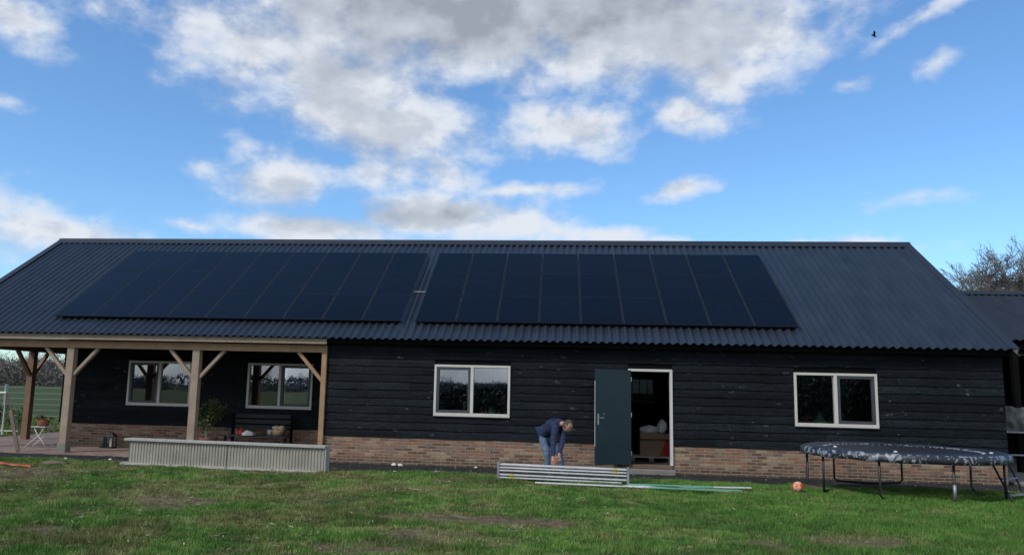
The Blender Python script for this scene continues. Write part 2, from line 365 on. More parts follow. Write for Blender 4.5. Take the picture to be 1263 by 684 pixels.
# ---- grass blades
def in_view(x, y, m=.6):
    d = y-CAM[1]; return (x > -.79*d-m) & (x < .60*d+m)
def blades(n, x0, x1, y0, y1, hmul=1., wide=.009):
    x = RNG.uniform(x0, x1, n); y = RNG.uniform(y0, y1, n)
    b = bare_f(x, y); s = soil_f(x, y); clump = fbm(x, y*1.0, 3.6, 3, 77); keep = in_view(x, y) & (RNG.random(n) > b*.80) & (RNG.random(n) > s*1.12-.02) 
    keep &= ~((x > -16.5) & (x < -5.3) & (y > -.42) & (y < 9)) & (RNG.random(n) < .35+1.3*clump)
    x, y, b, clump = x[keep], y[keep], b[keep], clump[keep]; n = len(x); z = height(x, y)
    h = (.014+.125*np.clip(clump-.32, 0, 1)*RNG.uniform(.5, 1.3, n)+.012*RNG.random(n))*hmul*(1-.45*b)
    th = RNG.uniform(0, 2*np.pi, n); le = RNG.uniform(.1, .9, n)*h; ph = RNG.uniform(0, 2*np.pi, n); w = wide*RNG.uniform(.6, 1.3, n)
    c, s_ = np.cos(th)*w/2, np.sin(th)*w/2
    A = np.stack([x-c, y-s_, z-.006], 1); B = np.stack([x+c, y+s_, z-.006], 1); T = np.stack([x+np.cos(ph)*le, y+np.sin(ph)*le, z+h], 1)
    v = np.stack([A, B, T], 1).reshape(-1, 3); f = np.arange(3*n).reshape(-1, 3)
    left = np.clip((5-x)/9, 0, 1)
    dryp = np.clip(-.10+.85*left*np.clip((fbm(x, y, .8, 4, 21)-.34)*3, 0, 1)+.55*b, 0, 1)
    tuft = fbm(x, y*1.4, 5.5, 3, 91); pat = fbm(x, y*1.3, 1.1, 4, 33); calm = 1-.55*np.clip((x-.5)/4, 0, 1); tint = np.clip(.46+(tuft-.5)*1.5*calm+(pat-.5)*1.2*calm+(RNG.random(n)-.5)*.5, 0, 1)
    dry = np.clip((fbm(x, y*1.5, 2.8, 4, 55)+dryp*.62-.72+.22*RNG.random(n))*4, 0, 1)*RNG.uniform(.5, 1, n)
    return v, f, np.repeat(tint, 3), np.repeat(dry, 3)
V, Fc, T_, D_ = [], [], [], []; off = 0
for args in ((560000, -13, 8, -11.8, -5.5, 1.1, .009), (380000, -17, 11.5, -5.6, -1.4, 1.15, .012), (60000, -26, -13.5, -1, 14, 1.6, .03), (9000, 8.5, 13, -1.5, 1.5, 1., .012)):
    v, f, a, d = blades(*args); V.append(v); Fc.append(f+off); T_.append(a); D_.append(d); off += len(v)
gr = np_mesh('grass', np.concatenate(V), np.concatenate(Fc), m_grass(), {'tone': np.concatenate(T_), 'dry': np.concatenate(D_)}, smooth=False)
tag(gr, 'short uneven lawn grass, greener on the right and straw-coloured on the left', 'grass', kind='stuff')

# ---- straw, dead leaves and small twigs lying in the grass
n = 5200; x = RNG.uniform(-14, 8, n); y = RNG.uniform(-12, -1.9, n); k = in_view(x, y) & (RNG.random(n) < np.clip((4-x)/9, .18, 1)) & (fbm(x, y, 1.2, 3, 63) > .42); x, y = x[k], y[k]; n = len(x)
z = height(x, y)+RNG.uniform(.008, .045, n); th = RNG.uniform(0, 2*np.pi, n); L = RNG.uniform(.015, .055, n)*(1+2.2*(RNG.random(n) > .96)); w = RNG.uniform(.004, .011, n); c, s_ = np.cos(th), np.sin(th)
lv = np.stack([np.stack([x-c*L, y-s_*L, z], 1), np.stack([x+s_*w, y-c*w, z+.006], 1), np.stack([x+c*L, y+s_*L, z+RNG.uniform(-.01, .02, n)], 1), np.stack([x-s_*w, y+c*w, z+.002], 1)], 1).reshape(-1, 3)
lm, t, b = newmat('straw_and_leaf_litter'); t.l.new(t.ramp(t.attr('tone'), [(0, (.10, .065, .035)), (.4, (.25, .19, .10)), (.8, (.42, .36, .22)), (1, (.55, .50, .38))]), b.inputs['Base Color']); b.inputs['Roughness'].default_value = .8
tag(np_mesh('leaf_litter', lv, np.arange(4*n).reshape(-1, 4), lm, {'tone': np.repeat(RNG.random(n), 4)}, smooth=False), 'straw, dead leaves and twigs scattered in the lawn', 'leaf litter', kind='stuff')

# ------------------------------------------------------------------ BARN
XL, XR, XC, XW = -15.754, 9.832, -5.50, -13.42       # roof ends, porch corner, west wall end
YR, ZR, YE, ZE = 4.619, 6.0174, -.35, 2.8135
SD = Vector((0, YR-YE, ZR-ZE)); SLEN = SD.length; SD.normalize(); SN = Vector((0, -SD.z, SD.y))
XWALL = 9.6395; BZ = .5317; YB = 9.24; YP = 1.95
def rp(x, t, n=0.):     # point on the front roof slope; t metres up the slope
    return Vector((x, YE, ZE))+SD*t+SN*n
barn = empty('barn', (0,0,0), 'long low barn of black boards on a brick plinth under a dark corrugated roof', 'barn')
B_ = barn
def rects(x0, x1, z0, z1, ops):
    xs = sorted({x0, x1, *[min(max(v, x0), x1) for o in ops for v in o[:2]]}); out = []
    for a, b in zip(xs, xs[1:]):
        if b-a < 1e-6: continue
        cuts = sorted([(o[2], o[3]) for o in ops if o[0] < (a+b)/2 < o[1]]); z = z0
        for c0, c1 in cuts:
            if c0 > z: out.append((a, b, z, c0))
            z = max(z, c1)
        if z < z1: out.append((a, b, z, z1))
    return out
WINF = [(-2.905, 1.06), (5.234, 1.05)]; WINP = [(-11.57, 1.05), (-8.23, 1.055)]; WW, WH = 1.782, 1.186
DX0, DX1, DZ0, DZ1 = 1.575, 2.567, .10, 2.24
opsF = [(x, x+WW, z, z+WH) for x, z in WINF]+[(DX0, DX1, DZ0, DZ1)]
opsP = [(x, x+WW, z, z+WH) for x, z in WINP]
def clad(mb, x0, x1, z0, z1, y, ops, seed, exp=.183):
    rnd = random.Random(seed); n = int(math.ceil((z1-z0)/exp))
    for k in range(n):
        zb = z0+k*exp; zt = min(zb+exp+.03, z1+.03); cuts = [x0]; x = x0+rnd.uniform(1, 4)
        while x < x1-.6: cuts.append(x); x += rnd.uniform(2.5, 5)
        cuts.append(x1)
        for a, b in zip(cuts, cuts[1:]):
            tone = rnd.uniform(.05, 1); segs = [(a, b-.004)]
            for o in ops:
                if o[2] < zb+exp*.75 and o[3] > zb+exp*.25:
                    ns = []
                    for p, q in segs:
                        if o[1] <= p or o[0] >= q: ns.append((p, q))
                        else:
                            if o[0] > p: ns.append((p, o[0]))
                            if o[1] < q: ns.append((o[1], q))
                    segs = ns
            for p, q in segs:
                m = max(2, int((q-p)/.09)); vs = []; fs = []; ph = rnd.uniform(0, 99)
                for i in range(m+1):
                    x = p+(q-p)*i/m
                    w = .017*mnoise.noise(Vector((x*.9+ph, k*3.1, 0)))+.010*mnoise.noise(Vector((x*3.7+ph, k, 5)))
                    d = .036+.008*mnoise.noise(Vector((x*1.3, ph, 2)))
                    vs += [(x, y-.002, zb+w), (x, y-d, zb+w), (x, y-d*.97, zb+w+.012), (x, y-d*.72-.004, zb+exp*.55), (x, y-.009, zt)]
                for i in range(m):
                    for j in range(4): fs.append((5*i+j, 5*i+5+j, 5*i+6+j, 5*i+1+j))
                fs.append((0,1,2,3,4)); fs.append(tuple(5*m+j for j in (4,3,2,1,0)))
                mb.add(vs, fs, tone)
# cores and cladding
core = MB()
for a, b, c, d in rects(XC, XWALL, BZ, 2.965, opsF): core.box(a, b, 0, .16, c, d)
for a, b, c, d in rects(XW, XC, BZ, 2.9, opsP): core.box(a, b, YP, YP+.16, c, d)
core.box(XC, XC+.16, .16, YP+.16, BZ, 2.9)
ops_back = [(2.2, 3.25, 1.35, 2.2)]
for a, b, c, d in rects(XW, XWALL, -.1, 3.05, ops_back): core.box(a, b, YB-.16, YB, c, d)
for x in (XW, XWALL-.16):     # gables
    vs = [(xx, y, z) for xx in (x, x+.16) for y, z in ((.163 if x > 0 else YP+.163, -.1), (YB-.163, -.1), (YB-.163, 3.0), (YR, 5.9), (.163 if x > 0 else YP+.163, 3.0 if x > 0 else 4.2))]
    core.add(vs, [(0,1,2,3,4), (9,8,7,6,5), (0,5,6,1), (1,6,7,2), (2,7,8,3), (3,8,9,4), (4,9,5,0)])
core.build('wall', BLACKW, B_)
cl = MB(); clad(cl, XC+.004, XWALL+.03, BZ+.005, 2.80, 0, opsF, 3); cl.build('cladding', BOARDS, B_)
cl = MB(); clad(cl, XW-.02, XC, BZ+.005, 2.60, YP, opsP, 4); cl.build('cladding', BOARDS, B_)
for x, s, y0 in ((XWALL, 1, 0.0), (XW, -1, YP)):
    cl = MB()                     # gable-end boards facing east and west
    for k in range(12):
        z = BZ+.005+k*.183; cl.box(min(x, x+.03*s), max(x, x+.03*s), y0-.03 if s < 0 else y0+.01, YB, z, z+.178, random.random())
    cl.build('cladding', BOARDS, B_)
cl = MB(); cl.box(XWALL, XWALL+.012, .01, YB, -.1, BZ); cl.build('brick_plinth', BRICK, B_)
pl = MB()
for a, b, c, d in rects(XC, XWALL-.01, -.16, BZ, [(DX0, DX1, .02, 3)]): pl.box(a, b, -.012, .155, c, d)
pl.box(XW, XC, YP-.012, YP+.155, -.16, BZ); pl.box(XC, XC+.15, .158, YP-.015, -.16, BZ)
pl.build('brick_plinth', BRICK, B_)
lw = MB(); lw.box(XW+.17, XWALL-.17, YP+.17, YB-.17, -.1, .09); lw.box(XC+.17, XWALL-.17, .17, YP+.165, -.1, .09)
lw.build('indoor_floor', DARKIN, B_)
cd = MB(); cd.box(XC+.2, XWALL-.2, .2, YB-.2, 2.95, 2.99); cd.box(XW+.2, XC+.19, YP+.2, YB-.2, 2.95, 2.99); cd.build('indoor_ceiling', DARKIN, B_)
# roof sheets
P_ = .185; AMP = .028
def corr(x0, x1, pt, ts, amp=AMP):
    nx = int((x1-x0)/P_*8); xs = np.linspace(x0, x1, nx+1); vs = []; fs = []
    for t, off in ts:
        for x in xs: vs.append(pt(x, t, amp*math.sin(2*math.pi*x/P_)+off))
    w = nx+1
    for j in range(len(ts)-1):
        for i in range(nx): fs.append((j*w+i, j*w+i+1, (j+1)*w+i+1, (j+1)*w+i))
    return vs, fs
rf = MB(); rf.add(*corr(XL+.03, XR-.03, rp, [(0, 0), (SLEN-.02, 0)])); rf.add(*corr(XL+.03, XR-.03, rp, [(0, -.009), (0, 0)]))
def rb(x, t, n=0.): q = rp(x, t, n); return Vector((x, 2*YR-q.y, q.z))
rf.add(*corr(XL+.03, XR-.03, rb, [(0, 0), (SLEN-.02, 0)]))
roof = rf.build('roof', ROOF, B_, smooth=True)
rc = MB()
for pt in (rp, rb):
    n = 5; q = [pt(XL-.02, SLEN-.20, .034), pt(XR+.02, SLEN-.20, .034), pt(XR+.02, SLEN-.06, .045), pt(XL-.02, SLEN-.06, .045), Vector((XR+.02, YR, ZR+.085)), Vector((XL-.02, YR, ZR+.085))]
    rc.add(q, [(0,1,2,3), (3,2,4,5)]); q2 = [v-Vector((0,0,.012)) for v in q[:2]]; rc.add([q[0], q[1], q2[1], q2[0]], [(0,1,2,3)])
rc.build('ridge_cap', FLASH, roof)
for x, s in ((XR, 1), (XL, -1)):
    vt = MB()
    for pt in (rp, rb):
        a, b, c = x-.17*s, x+.02*s, x+.035*s
        P = [pt(a, -.02, .036), pt(b, -.02, .04), pt(c, -.02, -.12), pt(a, SLEN, .036), pt(b, SLEN, .04), pt(c, SLEN, -.12)]
        vt.add(P, [(0,1,4,3), (1,2,5,4)]); vt.add([pt(b-.01*s, -.015, .03), pt(c-.01*s, -.015, -.12), pt(b-.01*s, SLEN, .03), pt(c-.01*s, SLEN, -.12)], [(0,2,3,1)])
    vt.build('verge_trim', FLASH, roof)
    wb = MB()
    wb.add([rp(x-.09*s, .0, -.03), rp(x+.015*s, .0, .03), rp(x+.03*s, .0, -.13), rp(x-.09*s, .06, -.03), rp(x+.015*s, .06, .03), rp(x+.03*s, .06, -.13)], [(0,1,2), (5,4,3), (0,3,4,1), (1,4,5,2), (2,5,3,0)])
    wb.build('verge_end', WHITEM, roof)
# soffits, black for the dark under the eave; strip added against light leaks
so = MB(); so.box(XC, XR-.06, -.28, .0, 2.80, 2.815); so.box(XL+.1, XC, .10, YP, 2.665, 2.68); so.box(XL+.1, XW-.04, YP, YB, 2.665, 2.68); so.box(XL+.06, XR-.08, -.228, -.21, 2.69, 2.842); so.build('soffit_and_light_stop', BLACKW, B_)
# porch timbers
fa = MB(); fa.box(XL+.05, XC+.03, -.27, -.235, 2.665, 2.80); fa.build('fascia_board', OAKG, B_, bevel=.004)
bm_ = MB(); bm_.box(XL+.1, XC-.005, -.09, .09, 2.47, 2.65); bm_.build('porch_beam', OAK, B_, bevel=.006)
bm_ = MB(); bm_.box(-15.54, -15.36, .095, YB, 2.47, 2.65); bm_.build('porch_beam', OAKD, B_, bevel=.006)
def post(x, y, mat, w=.18, braces=((1,0),(-1,0)), bmat=None, base=True, z0=-.09):
    m = MB(); m.box(x-w/2, x+w/2, y-.09, y+.09, z0+(.26 if base else 0), 2.467); m.build('porch_post', mat, B_, bevel=.006)
    if base:
        m = MB(); m.box(x-w/2-.022, x+w/2+.022, y-.112, y+.112, z0, z0+.262); m.build('post_base', CONC, B_, bevel=.012)
    for dx, dy in braces:
        o = w/2 if dx else .09
        p = Vector((x+dx*(o-.03), y+dy*(o-.03), 1.78)); q = Vector((x+dx*(o+.60), y+dy*(o+.60), 2.475))
        m = MB(); m.beam(p, q, .075, .105, up=(0, 1, 0) if dx else (1, 0, 0)); m.build('brace', bmat or mat, B_, bevel=.005)
post(-11.99, 0, OAKG); post(-8.755, 0, OAKG); post(-15.45, 0, OAKG)
post(-5.565, -.002, OAK, w=.12, braces=((-1,0),), base=False)
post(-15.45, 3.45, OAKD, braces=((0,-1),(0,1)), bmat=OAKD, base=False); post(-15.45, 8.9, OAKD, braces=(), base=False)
# gravelly porch floor
fl = MB(); fl.box(-16.6, XC-.01, -.36, YP-.02, -.2, -.062); fl.box(-16.6, XW-.02, YP-.02, 9.4, -.2, -.062)
tag(fl.build('paving', PAVE), kind='structure')
# windows
def window(x, z, y, dark):
    f = MB(); y0, y1 = y-.062, y+.05; a = .055; X1, Z1 = x+WW, z+WH; mx = x+WW/2
    f.box(x, X1, y0, y1, z, z+.075); f.box(x, X1, y0, y1, Z1-a, Z1); f.box(x, x+a, y0+.001, y1, z+.075, Z1-a); f.box(X1-a, X1, y0+.001, y1, z+.075, Z1-a)
    f.box(mx-.035, mx+.035, y0+.001, y1, z+.075, Z1-a)
    w = f.build('window', WHITE, B_, bevel=.004)
    for side in (0, 1):
        l, r = (x+a, mx-.035) if side == 0 else (mx+.035, X1-a); b, tp = z+.075, Z1-a
        g = .006; i = .012
        if side == dark:
            s = MB(); k = .062; q0, q1 = y0+.012, y+.03
            s.box(l+g, r-g, q0, q1, b+g, b+k); s.box(l+g, r-g, q0, q1, tp-k, tp-g); s.box(l+g, l+k, q0, q1, b+k, tp-k); s.box(r-k, r-g, q0, q1, b+k, tp-k)
            s.build('sash', SASH, w, bevel=.004); i = k
        p = MB(); p.box(l+i-.004, r-i+.004, y-.002, y+.004, b+i-.004, tp-i+.004); p.build('pane', GLASS, w)
    s = MB(); s.box(x-.004, X1+.004, y-.070, y-.03, z-.016, z-.001); s.build('sill', SASH, w)
    s = MB(); s.box(x-.05, X1+.05, y+.06, y+.34, z-.015, z+.012+.05); s.build('inner_sill', PALE, w)
window(*WINF[0], 0, 0); window(*WINF[1], 0, 1); window(*WINP[0], YP, 0); window(*WINP[1], YP, 1)
w = MB(); w.box(2.2, 3.25, YB-.1, YB-.02, 1.35, 1.41); w.box(2.2, 3.25, YB-.1, YB-.02, 2.14, 2.2); w.box(2.2, 2.26, YB-.1, YB-.02, 1.41, 2.14); w.box(3.19, 3.25, YB-.1, YB-.02, 1.41, 2.14)
for x in (2.5, 2.75, 3.0): w.box(x-.012, x+.012, YB-.08, YB-.04, 1.41, 2.14)
w = w.build('window', WHITE, B_); p = MB(); p.box(2.26, 3.19, YB-.065, YB-.06, 1.41, 2.14); p.build('pane', m_glass('back_glass', (.10, .11, .12), 1.5), w)
# door frame, leaf, threshold
df = MB(); df.box(DX0, DX1, -.062, .06, DZ1-.055, DZ1); df.box(DX1-.06, DX1, -.061, .06, DZ0, DZ1-.055); df.box(DX0, DX0+.045, -.061, .06, DZ0, DZ1-.055)
df.build('door_frame', WHITEM, B_, bevel=.003)
th = MB(); th.box(DX0-.02, DX1+.02, -.30, -.015, -.12, .015); th.build('doorstep', CONC, B_, bevel=.01)
th = MB(); th.box(DX0+.01, DX1-.01, -.05, .16, .022, .098); th.build('threshold', PLANK, B_, bevel=.006)
hx, hy = DX0+.05, -.075; fx, fy = .805, -.53
dv = Vector((fx-hx, fy-hy, 0)); dl = dv.length; dv.normalize(); dn = Vector((-dv.y, dv.x, 0))   # dn towards +/-
if dn.y > 0: dn = -dn
Md = Matrix(((dv.x, dn.x, 0, hx), (dv.y, dn.y, 0, hy), (0, 0, 1, 0), (0, 0, 0, 1)))
m = MB(); m.box(0, dl, -.025, .025, .105, 2.205, M=Md); door = m.build('door', DOOR, B_, bevel=.004)
h = MB(); h.box(dl-.085, dl-.048, .025, .034, .98, 1.22, M=Md)
h.tube([Md@Vector((dl-.066, .03, 1.13)), Md@Vector((dl-.066, .075, 1.13)), Md@Vector((dl-.19, .078, 1.13))], .010)
h.build('handle', STEEL, door, bevel=.002)
h = MB(); h.tube([Md@Vector((dl-.21, .02, 1.215)), Md@Vector((dl-.21, .045, 1.215))], .014); h.build('lock_knob', STEEL, door)
h = MB(); h.box(dl, dl+.004, -.011, .011, .5, 1.95, M=Md); h.build('lock_strip', ALU, door)
h = MB(); h.tube([(DX1-.35, -.04, .2), (DX1-.35, -.04, .2001)], .001); 
for z in (.35, 1.2, 2.0):
    g = MB(); g.tube([Md@Vector((-.004, .03, z-.05)), Md@Vector((-.004, .03, z+.05))], .009); g.build('hinge', STEEL, door)

# ------------------------------------------------------------------ SOLAR PANELS
PW, PH = .9936, 1.3905; T0 = .121*SLEN+.0
def make_panel():
    t = empty('solar_panel', rp(0, 0), 'x', 'solar panel', 'solar panels on the barn roof')
    t.rotation_euler.x = math.atan2(SD.z, SD.y)
    def bx(x0, x1, y0, y1, z0, z1, m): m.box(x0, x1, y0, y1, z0, z1)
    def part(name, m, mat):
        me = bpy.data.meshes.new(name); me.from_pydata([tuple(v) for v in m.v], [], m.f); me.materials.append(mat); me.update()
        o = bpy.data.objects.new(name, me); COL.objects.link(o); o.parent = t; return o
    g = .009; h0, h1 = -.033, 0
    m = MB(); m.box(g+.012, PW-g-.012, .016, PH-.012, -.008, -.002); part('glass', m, PV)
    m = MB(); q = []
    for z in (h0, h1):
        for k in (0, .0115):
            q += [(g+k, .004+k, z), (PW-g-k, .004+k, z), (PW-g-k, PH-.004-k, z), (g+k, PH-.004-k, z)]
    fs = []
    for k in range(4):
        l = (k+1) % 4; fs += [(8+k, 8+l, 12+l, 12+k), (k, 8+k, 8+l, l)[::-1], (4+k, 12+k, 12+l, 4+l), (k, l, 4+l, 4+k)[::-1]]
    m.add(q, fs); fo = part('frame', m, PVFRAME); fo.data.materials.append(PVEDGE)
    for p in fo.data.polygons:
        if p.index//4 in (1, 3): p.material_index = 1
    for y in (.28, PH-.28): m = MB(); m.box(-.012, g+.010, y-.03, y+.03, -.002, .006); part('clamp', m, PVEDGE)
    return t
ORD = ['first','second','third','fourth','fifth','sixth','seventh','eighth','ninth']
pan0 = make_panel(); first = True
for x0, side, pw in ((-12.698, 'left', 8.915/9), (-3.468, 'right', .9936)):
    for r_ in range(3):
        for c in range(9):
            o = pan0 if first else copy_tree(pan0); first = False
            o.location = rp(x0+c*pw, T0+r_*PH, .10)+SN*random.uniform(-.001, .001)
            o.scale.x = pw/PW; o.rotation_euler.x += R(random.uniform(-.12, .12)); o.rotation_euler.y += R(random.uniform(-.1, .1))
            o['label'] = f"black solar panel in the {side} array, {['bottom','middle','top'][r_]} row, {ORD[c]} from the left"
ra = MB(); ra.beam(rp(-3.80, 2.42, .05), rp(-3.46, 2.42, .05), .02, .02); 
tag(ra.build('mounting_rail', GALV), 'short grey metal rail bridging the gap between the two solar arrays', 'rail')
tag_r = MB(); tag_r.tube([rp(-3.62, .9, .045), rp(-3.62, 3.9, .045)], .012, 6)
tag(tag_r.build('roof_cable', BLACKM), 'thin black cable running up the roof between the two solar arrays', 'cable')

# ------------------------------------------------------------------ annex on the right
an = empty('open_shed', (10.2, 3.0, 0), 'low open-fronted shed with dark corrugated roof behind the barn\'s right corner', 'shed')
AX0, AX1, AY, AZ, ARY, ARZ = 9.95, 24, 2.8, 3.25, 6.1, 4.86
s1 = Vector((0, ARY-AY, ARZ-AZ)); al = s1.length; s1.normalize(); n1 = Vector((0, -s1.z, s1.y))
ap = lambda x, t, n: Vector((x, AY, AZ))+s1*t+n1*n
apb = lambda x, t, n: Vector((x, 2*ARY-ap(x, t, n).y, ap(x, t, n).z))
m = MB(); m.add(*corr(AX0, AX1, ap, [(0, 0), (al-.02, 0)], .020)); m.add(*corr(AX0, AX1, apb, [(0, 0), (al-.02, 0)], .020)); m.build('roof', m_roof('shed_roof', .5, .25), an, smooth=True)
m = MB()
for f_ in (ap, apb): m.add([f_(AX0, al-.22, .034), f_(AX1, al-.22, .034), f_(AX1, al, .06), f_(AX0, al, .06)], [(0,1,2,3)])
m.build('ridge_cap', FLASH, an)
m = MB(); m.box(AX0, AX1, 9.3, 9.4, -.1, 3.2); m.box(AX1-.1, AX1, 2.9, 9.3, -.1, 3.2); m.box(AX0, AX0+.08, 3.3, 9.3, -.1, 3.2); m.build('wall', BLACKW, an)
for x in (10.1, 11.55, 14, 17, 20):
    m = MB(); m.box(x-.07, x+.07, 2.95, 3.09, -.1, 3.2); m.build('shed_post', BLACKW, an)
m = MB(); m.box(AX0+.1, AX1, 2.96, 3.1, 3.02, 3.2); m.build('shed_beam', BLACKW, an)
for z, r_ in ((.95, .022), (.40, .022)):
    m = MB(); m.tube([(10.05, 2.5, z+.01), (14.5, 2.5, z-.01)], r_, 8)
    tag(m.build('rail', GALV), ['upper horizontal galvanised pipe rail across the open shed', 'lower horizontal galvanised pipe rail across the open shed'][z < .6], 'rail', 'pipe rails across the shed opening')
m = MB()
vs = []; fs = []; N = 14
for i in range(N+1):
    for j in range(N+1):
        x = 11.0+.75*i/N; z = .95+.62*j/N
        vs.append((x+.04*math.sin(j*.7), 2.62+.10*mnoise.noise(Vector((x*5, z*4, 1)))+.05*math.sin(i*1.3), z+.05*mnoise.noise(Vector((x*4, 0, 3)))*(j/N)))
for i in range(N):
    for j in range(N): a = i*(N+1)+j; fs.append((a, a+N+1, a+N+2, a+1))
m.add(vs, fs); m.add([(v[0], v[1]+.06, v[2]) for v in vs], [f[::-1] for f in fs])
tag(m.build('tarpaulin', TARP, smooth=True), 'crumpled grey tarpaulin hanging over the rail in the shed opening', 'tarpaulin')
m = MB(); m.box(9.9, 14.8, -.2, 9.2, -.2, -.04); tag(m.build('shed_pavement', CONC), kind='structure')

# ------------------------------------------------------------------ TRAMPOLINE
TC = Vector((6.27, -2.95, 0)); TR = 1.70
tr = empty('trampoline', TC, 'round garden trampoline with black mat and dark patterned edge pad standing on the lawn', 'trampoline')
def ringmesh(prof, n=72, wob=0):
    m = MB(); vs = []; fs = []
    for r_, z in prof:
        for k in range(n):
            t = 2*math.pi*k/n; w = wob*mnoise.noise(Vector((math.cos(t)*4, math.sin(t)*4, r_*3)))
            vs.append(TC+Vector(((r_+w)*math.cos(t), (r_+w)*math.sin(t), z+w*.6)))
    for i in range(len(prof)-1):
        for k in range(n): fs.append((i*n+k, i*n+(k+1)%n, (i+1)*n+(k+1)%n, (i+1)*n+k))
    m.add(vs, fs); return m
m = ringmesh([(1.34, .790), (1.36, .812), (1.50, .822), (1.66, .812), (TR, .788), (TR+.015, .72), (TR+.005, .665), (TR-.01, .660), (TR-.02, .70), (TR-.03, .76)], wob=.022)
m.build('edge_pad', CAMO, tr, smooth=True)
m = ringmesh([(.001, .745), (.7, .755), (1.28, .785)]); m.build('mat', MATT, tr, smooth=True)
m = MB(); q = [TC+Vector((1.63*math.cos(2*math.pi*k/48), 1.63*math.sin(2*math.pi*k/48), .755)) for k in range(49)]; m.tube(q, .022, 8); m.build('rim_tube', BLACKM, tr, smooth=True)
for k in range(72):
    t = 2*math.pi*k/72; c, s = math.cos(t), math.sin(t); m = MB(); m.tube([TC+Vector((1.27*c, 1.27*s, .786)), TC+Vector((1.40*c, 1.40*s, .78))], .009, 5); m.build('spring', ALUD, tr)
LR = 1.60
def lp(a, z, r_=LR): return TC+Vector((r_*math.cos(R(a)), r_*math.sin(R(a)), z))
for a, b in ((165, 197), (117, 68), (236, 276), (22, 322)):
    m = MB(); d = ((b-a+180) % 360)-180; mid = a+d/2
    zg = .0
    m.tube([lp(a, .74), lp(a, .10), lp(a+d*.04, .045, LR-.02), lp(mid-d*.12, .035, LR*.80), lp(mid+d*.12, .035, LR*.80), lp(b-d*.04, .045, LR-.02), lp(b, .10), lp(b, .74)], .021, 8)
    m.build('leg', BLACKM, tr, smooth=True)
for a in (276,):
    m = MB(); m.tube([lp(a, .10, LR), lp(a, .34, LR)], .026, 8); m.build('leg_sleeve', ALUD, tr, smooth=True)
for a, r_ in ((245, 1.52), (200, 1.4), (318, 1.45)):
    m = MB(); m.lathe(lp(a, .82, r_), [(.03, 0), (.035, .012), (.02, .022), (.004, .026)], 10); m.build('pole_cap', STONE, tr, smooth=True)
# ladder leaning on it
lt = empty('trampoline_ladder', (8.1, -3.6, 0), 'small dark metal ladder leaning against the trampoline edge', 'ladder')
pa, pb = onY(1222, 568, -3.35), onY(1252, 624, -4.15); pc, pd = onY(1241, 566, -3.15), onY(1270, 620, -3.95)
pb.z = 0.0; pd.z = 0.0
for p, q in ((pa, pb), (pc, pd)):
    m = MB(); m.tube([p, q], .017, 8); m.build('side_rail', BLACKM, lt, smooth=True)
for t in (.42, .78):
    m = MB(); m.beam(pa.lerp(pb, t), pc.lerp(pd, t), .075, .022); m.build('rung', ALUD, lt)
# things on the lawn
m = MB(); m.lathe(Vector((4.29, -3.41, .0)), [(.001, 0), (.045, .01), (.08, .04), (.098, .085), (.098, .11), (.08, .155), (.045, .185), (.001, .195)], 20)
def m_ball():
    m_, t, b = newmat('orange_ball'); vo = t.node('ShaderNodeTexVoronoi', feature='DISTANCE_TO_EDGE', ins={'Scale': 12}); t.l.new(t.obj(), vo.inputs['Vector'])
    vc = t.node('ShaderNodeTexVoronoi', ins={'Scale': 12}); t.l.new(t.obj(), vc.inputs['Vector'])
    c = t.mix(t.math('LESS_THAN', vc.outputs['Color'], .42), (.62, .095, .03), (.75, .42, .28)); t.l.new(c, b.inputs['Base Color']); b.inputs['Roughness'].default_value = .4; return m_
tag(m.build('ball', m_ball(), smooth=True), 'orange and white football on the grass beside the trampoline', 'ball')
m = MB(); m.beam(onZ(996, 598, .03), onZ(1058, 609, .03), .17, .035, up=(0,0,1)); tag(m.build('plank', PLANK, bevel=.004), 'brown weathered plank lying under the trampoline\'s left edge', 'plank')

# ribbed trough
ta, tb = Vector((-8.90, -2.74, 0)), Vector((-4.50, -3.13, 0)); tv = (tb-ta); tl = tv.length; tv.normalize(); tn = Vector((-tv.y, tv.x, 0))
if tn.y < 0: tn = -tn
tg = empty('feed_trough', ta, 'long pale grey ribbed trough standing on the grass in front of the porch', 'trough')
Mt = Matrix(((tv.x, tn.x, 0, ta.x), (tv.y, tn.y, 0, ta.y), (0, 0, 1, .0), (0, 0, 0, 1)))
def ribs(u0, u1):
    m = MB(); vs = []; fs = []; u = u0; k = 0; pts = []
    while u < u1:
        for du, dy in ((0, 0), (.010, .016), (.032, .016), (.042, 0)):
            if u+du <= u1: pts.append((u+du, dy))
        u += .066
    pts.append((u1, 0))
    for u, d in pts: vs += [Mt@Vector((u, d+.002*mnoise.noise(Vector((u*7, 0, 0))), .045)), Mt@Vector((u, d, .485))]
    for i in range(len(pts)-1): fs.append((2*i, 2*i+2, 2*i+3, 2*i+1))
    m.add(vs, fs); return m
for u0, u1 in ((.13, 2.30), (2.315, tl-.03)): ribs(u0, u1).build('ribbed_panel', RIBS, tg)
m = MB(); m.box(.13, tl-.03, .03, .16, .045, .485, M=Mt); m.build('trough_body', RIBS, tg)
m = MB(); m.box(.02, tl-.02, -.045, .20, .485, .53, M=Mt); m.build('top_rim', RIM, tg, bevel=.004)
m = MB(); m.box(-.02, tl-.06, -.06, .20, .0, .044, M=Mt); m.build('bottom_rim', RIM, tg, bevel=.004)
m = MB(); m.box(tl-.03, tl-.005, -.02, .18, .02, .484, M=Mt); m.build('end_plate', RIM, tg)
for u in (1.1, 2.31, 3.3):
    m = MB(); m.box(u, u+.05, -.062, -.03, -.02, .05, M=Mt); m.build('foot', ALUD, tg)
m = MB(); m.beam(onZ(409, 583.5, .0), onZ(441, 585, .0), .05, .02); tag(m.build('lath', LATHW), 'short white lath poking out from the right end of the ribbed trough', 'lath')

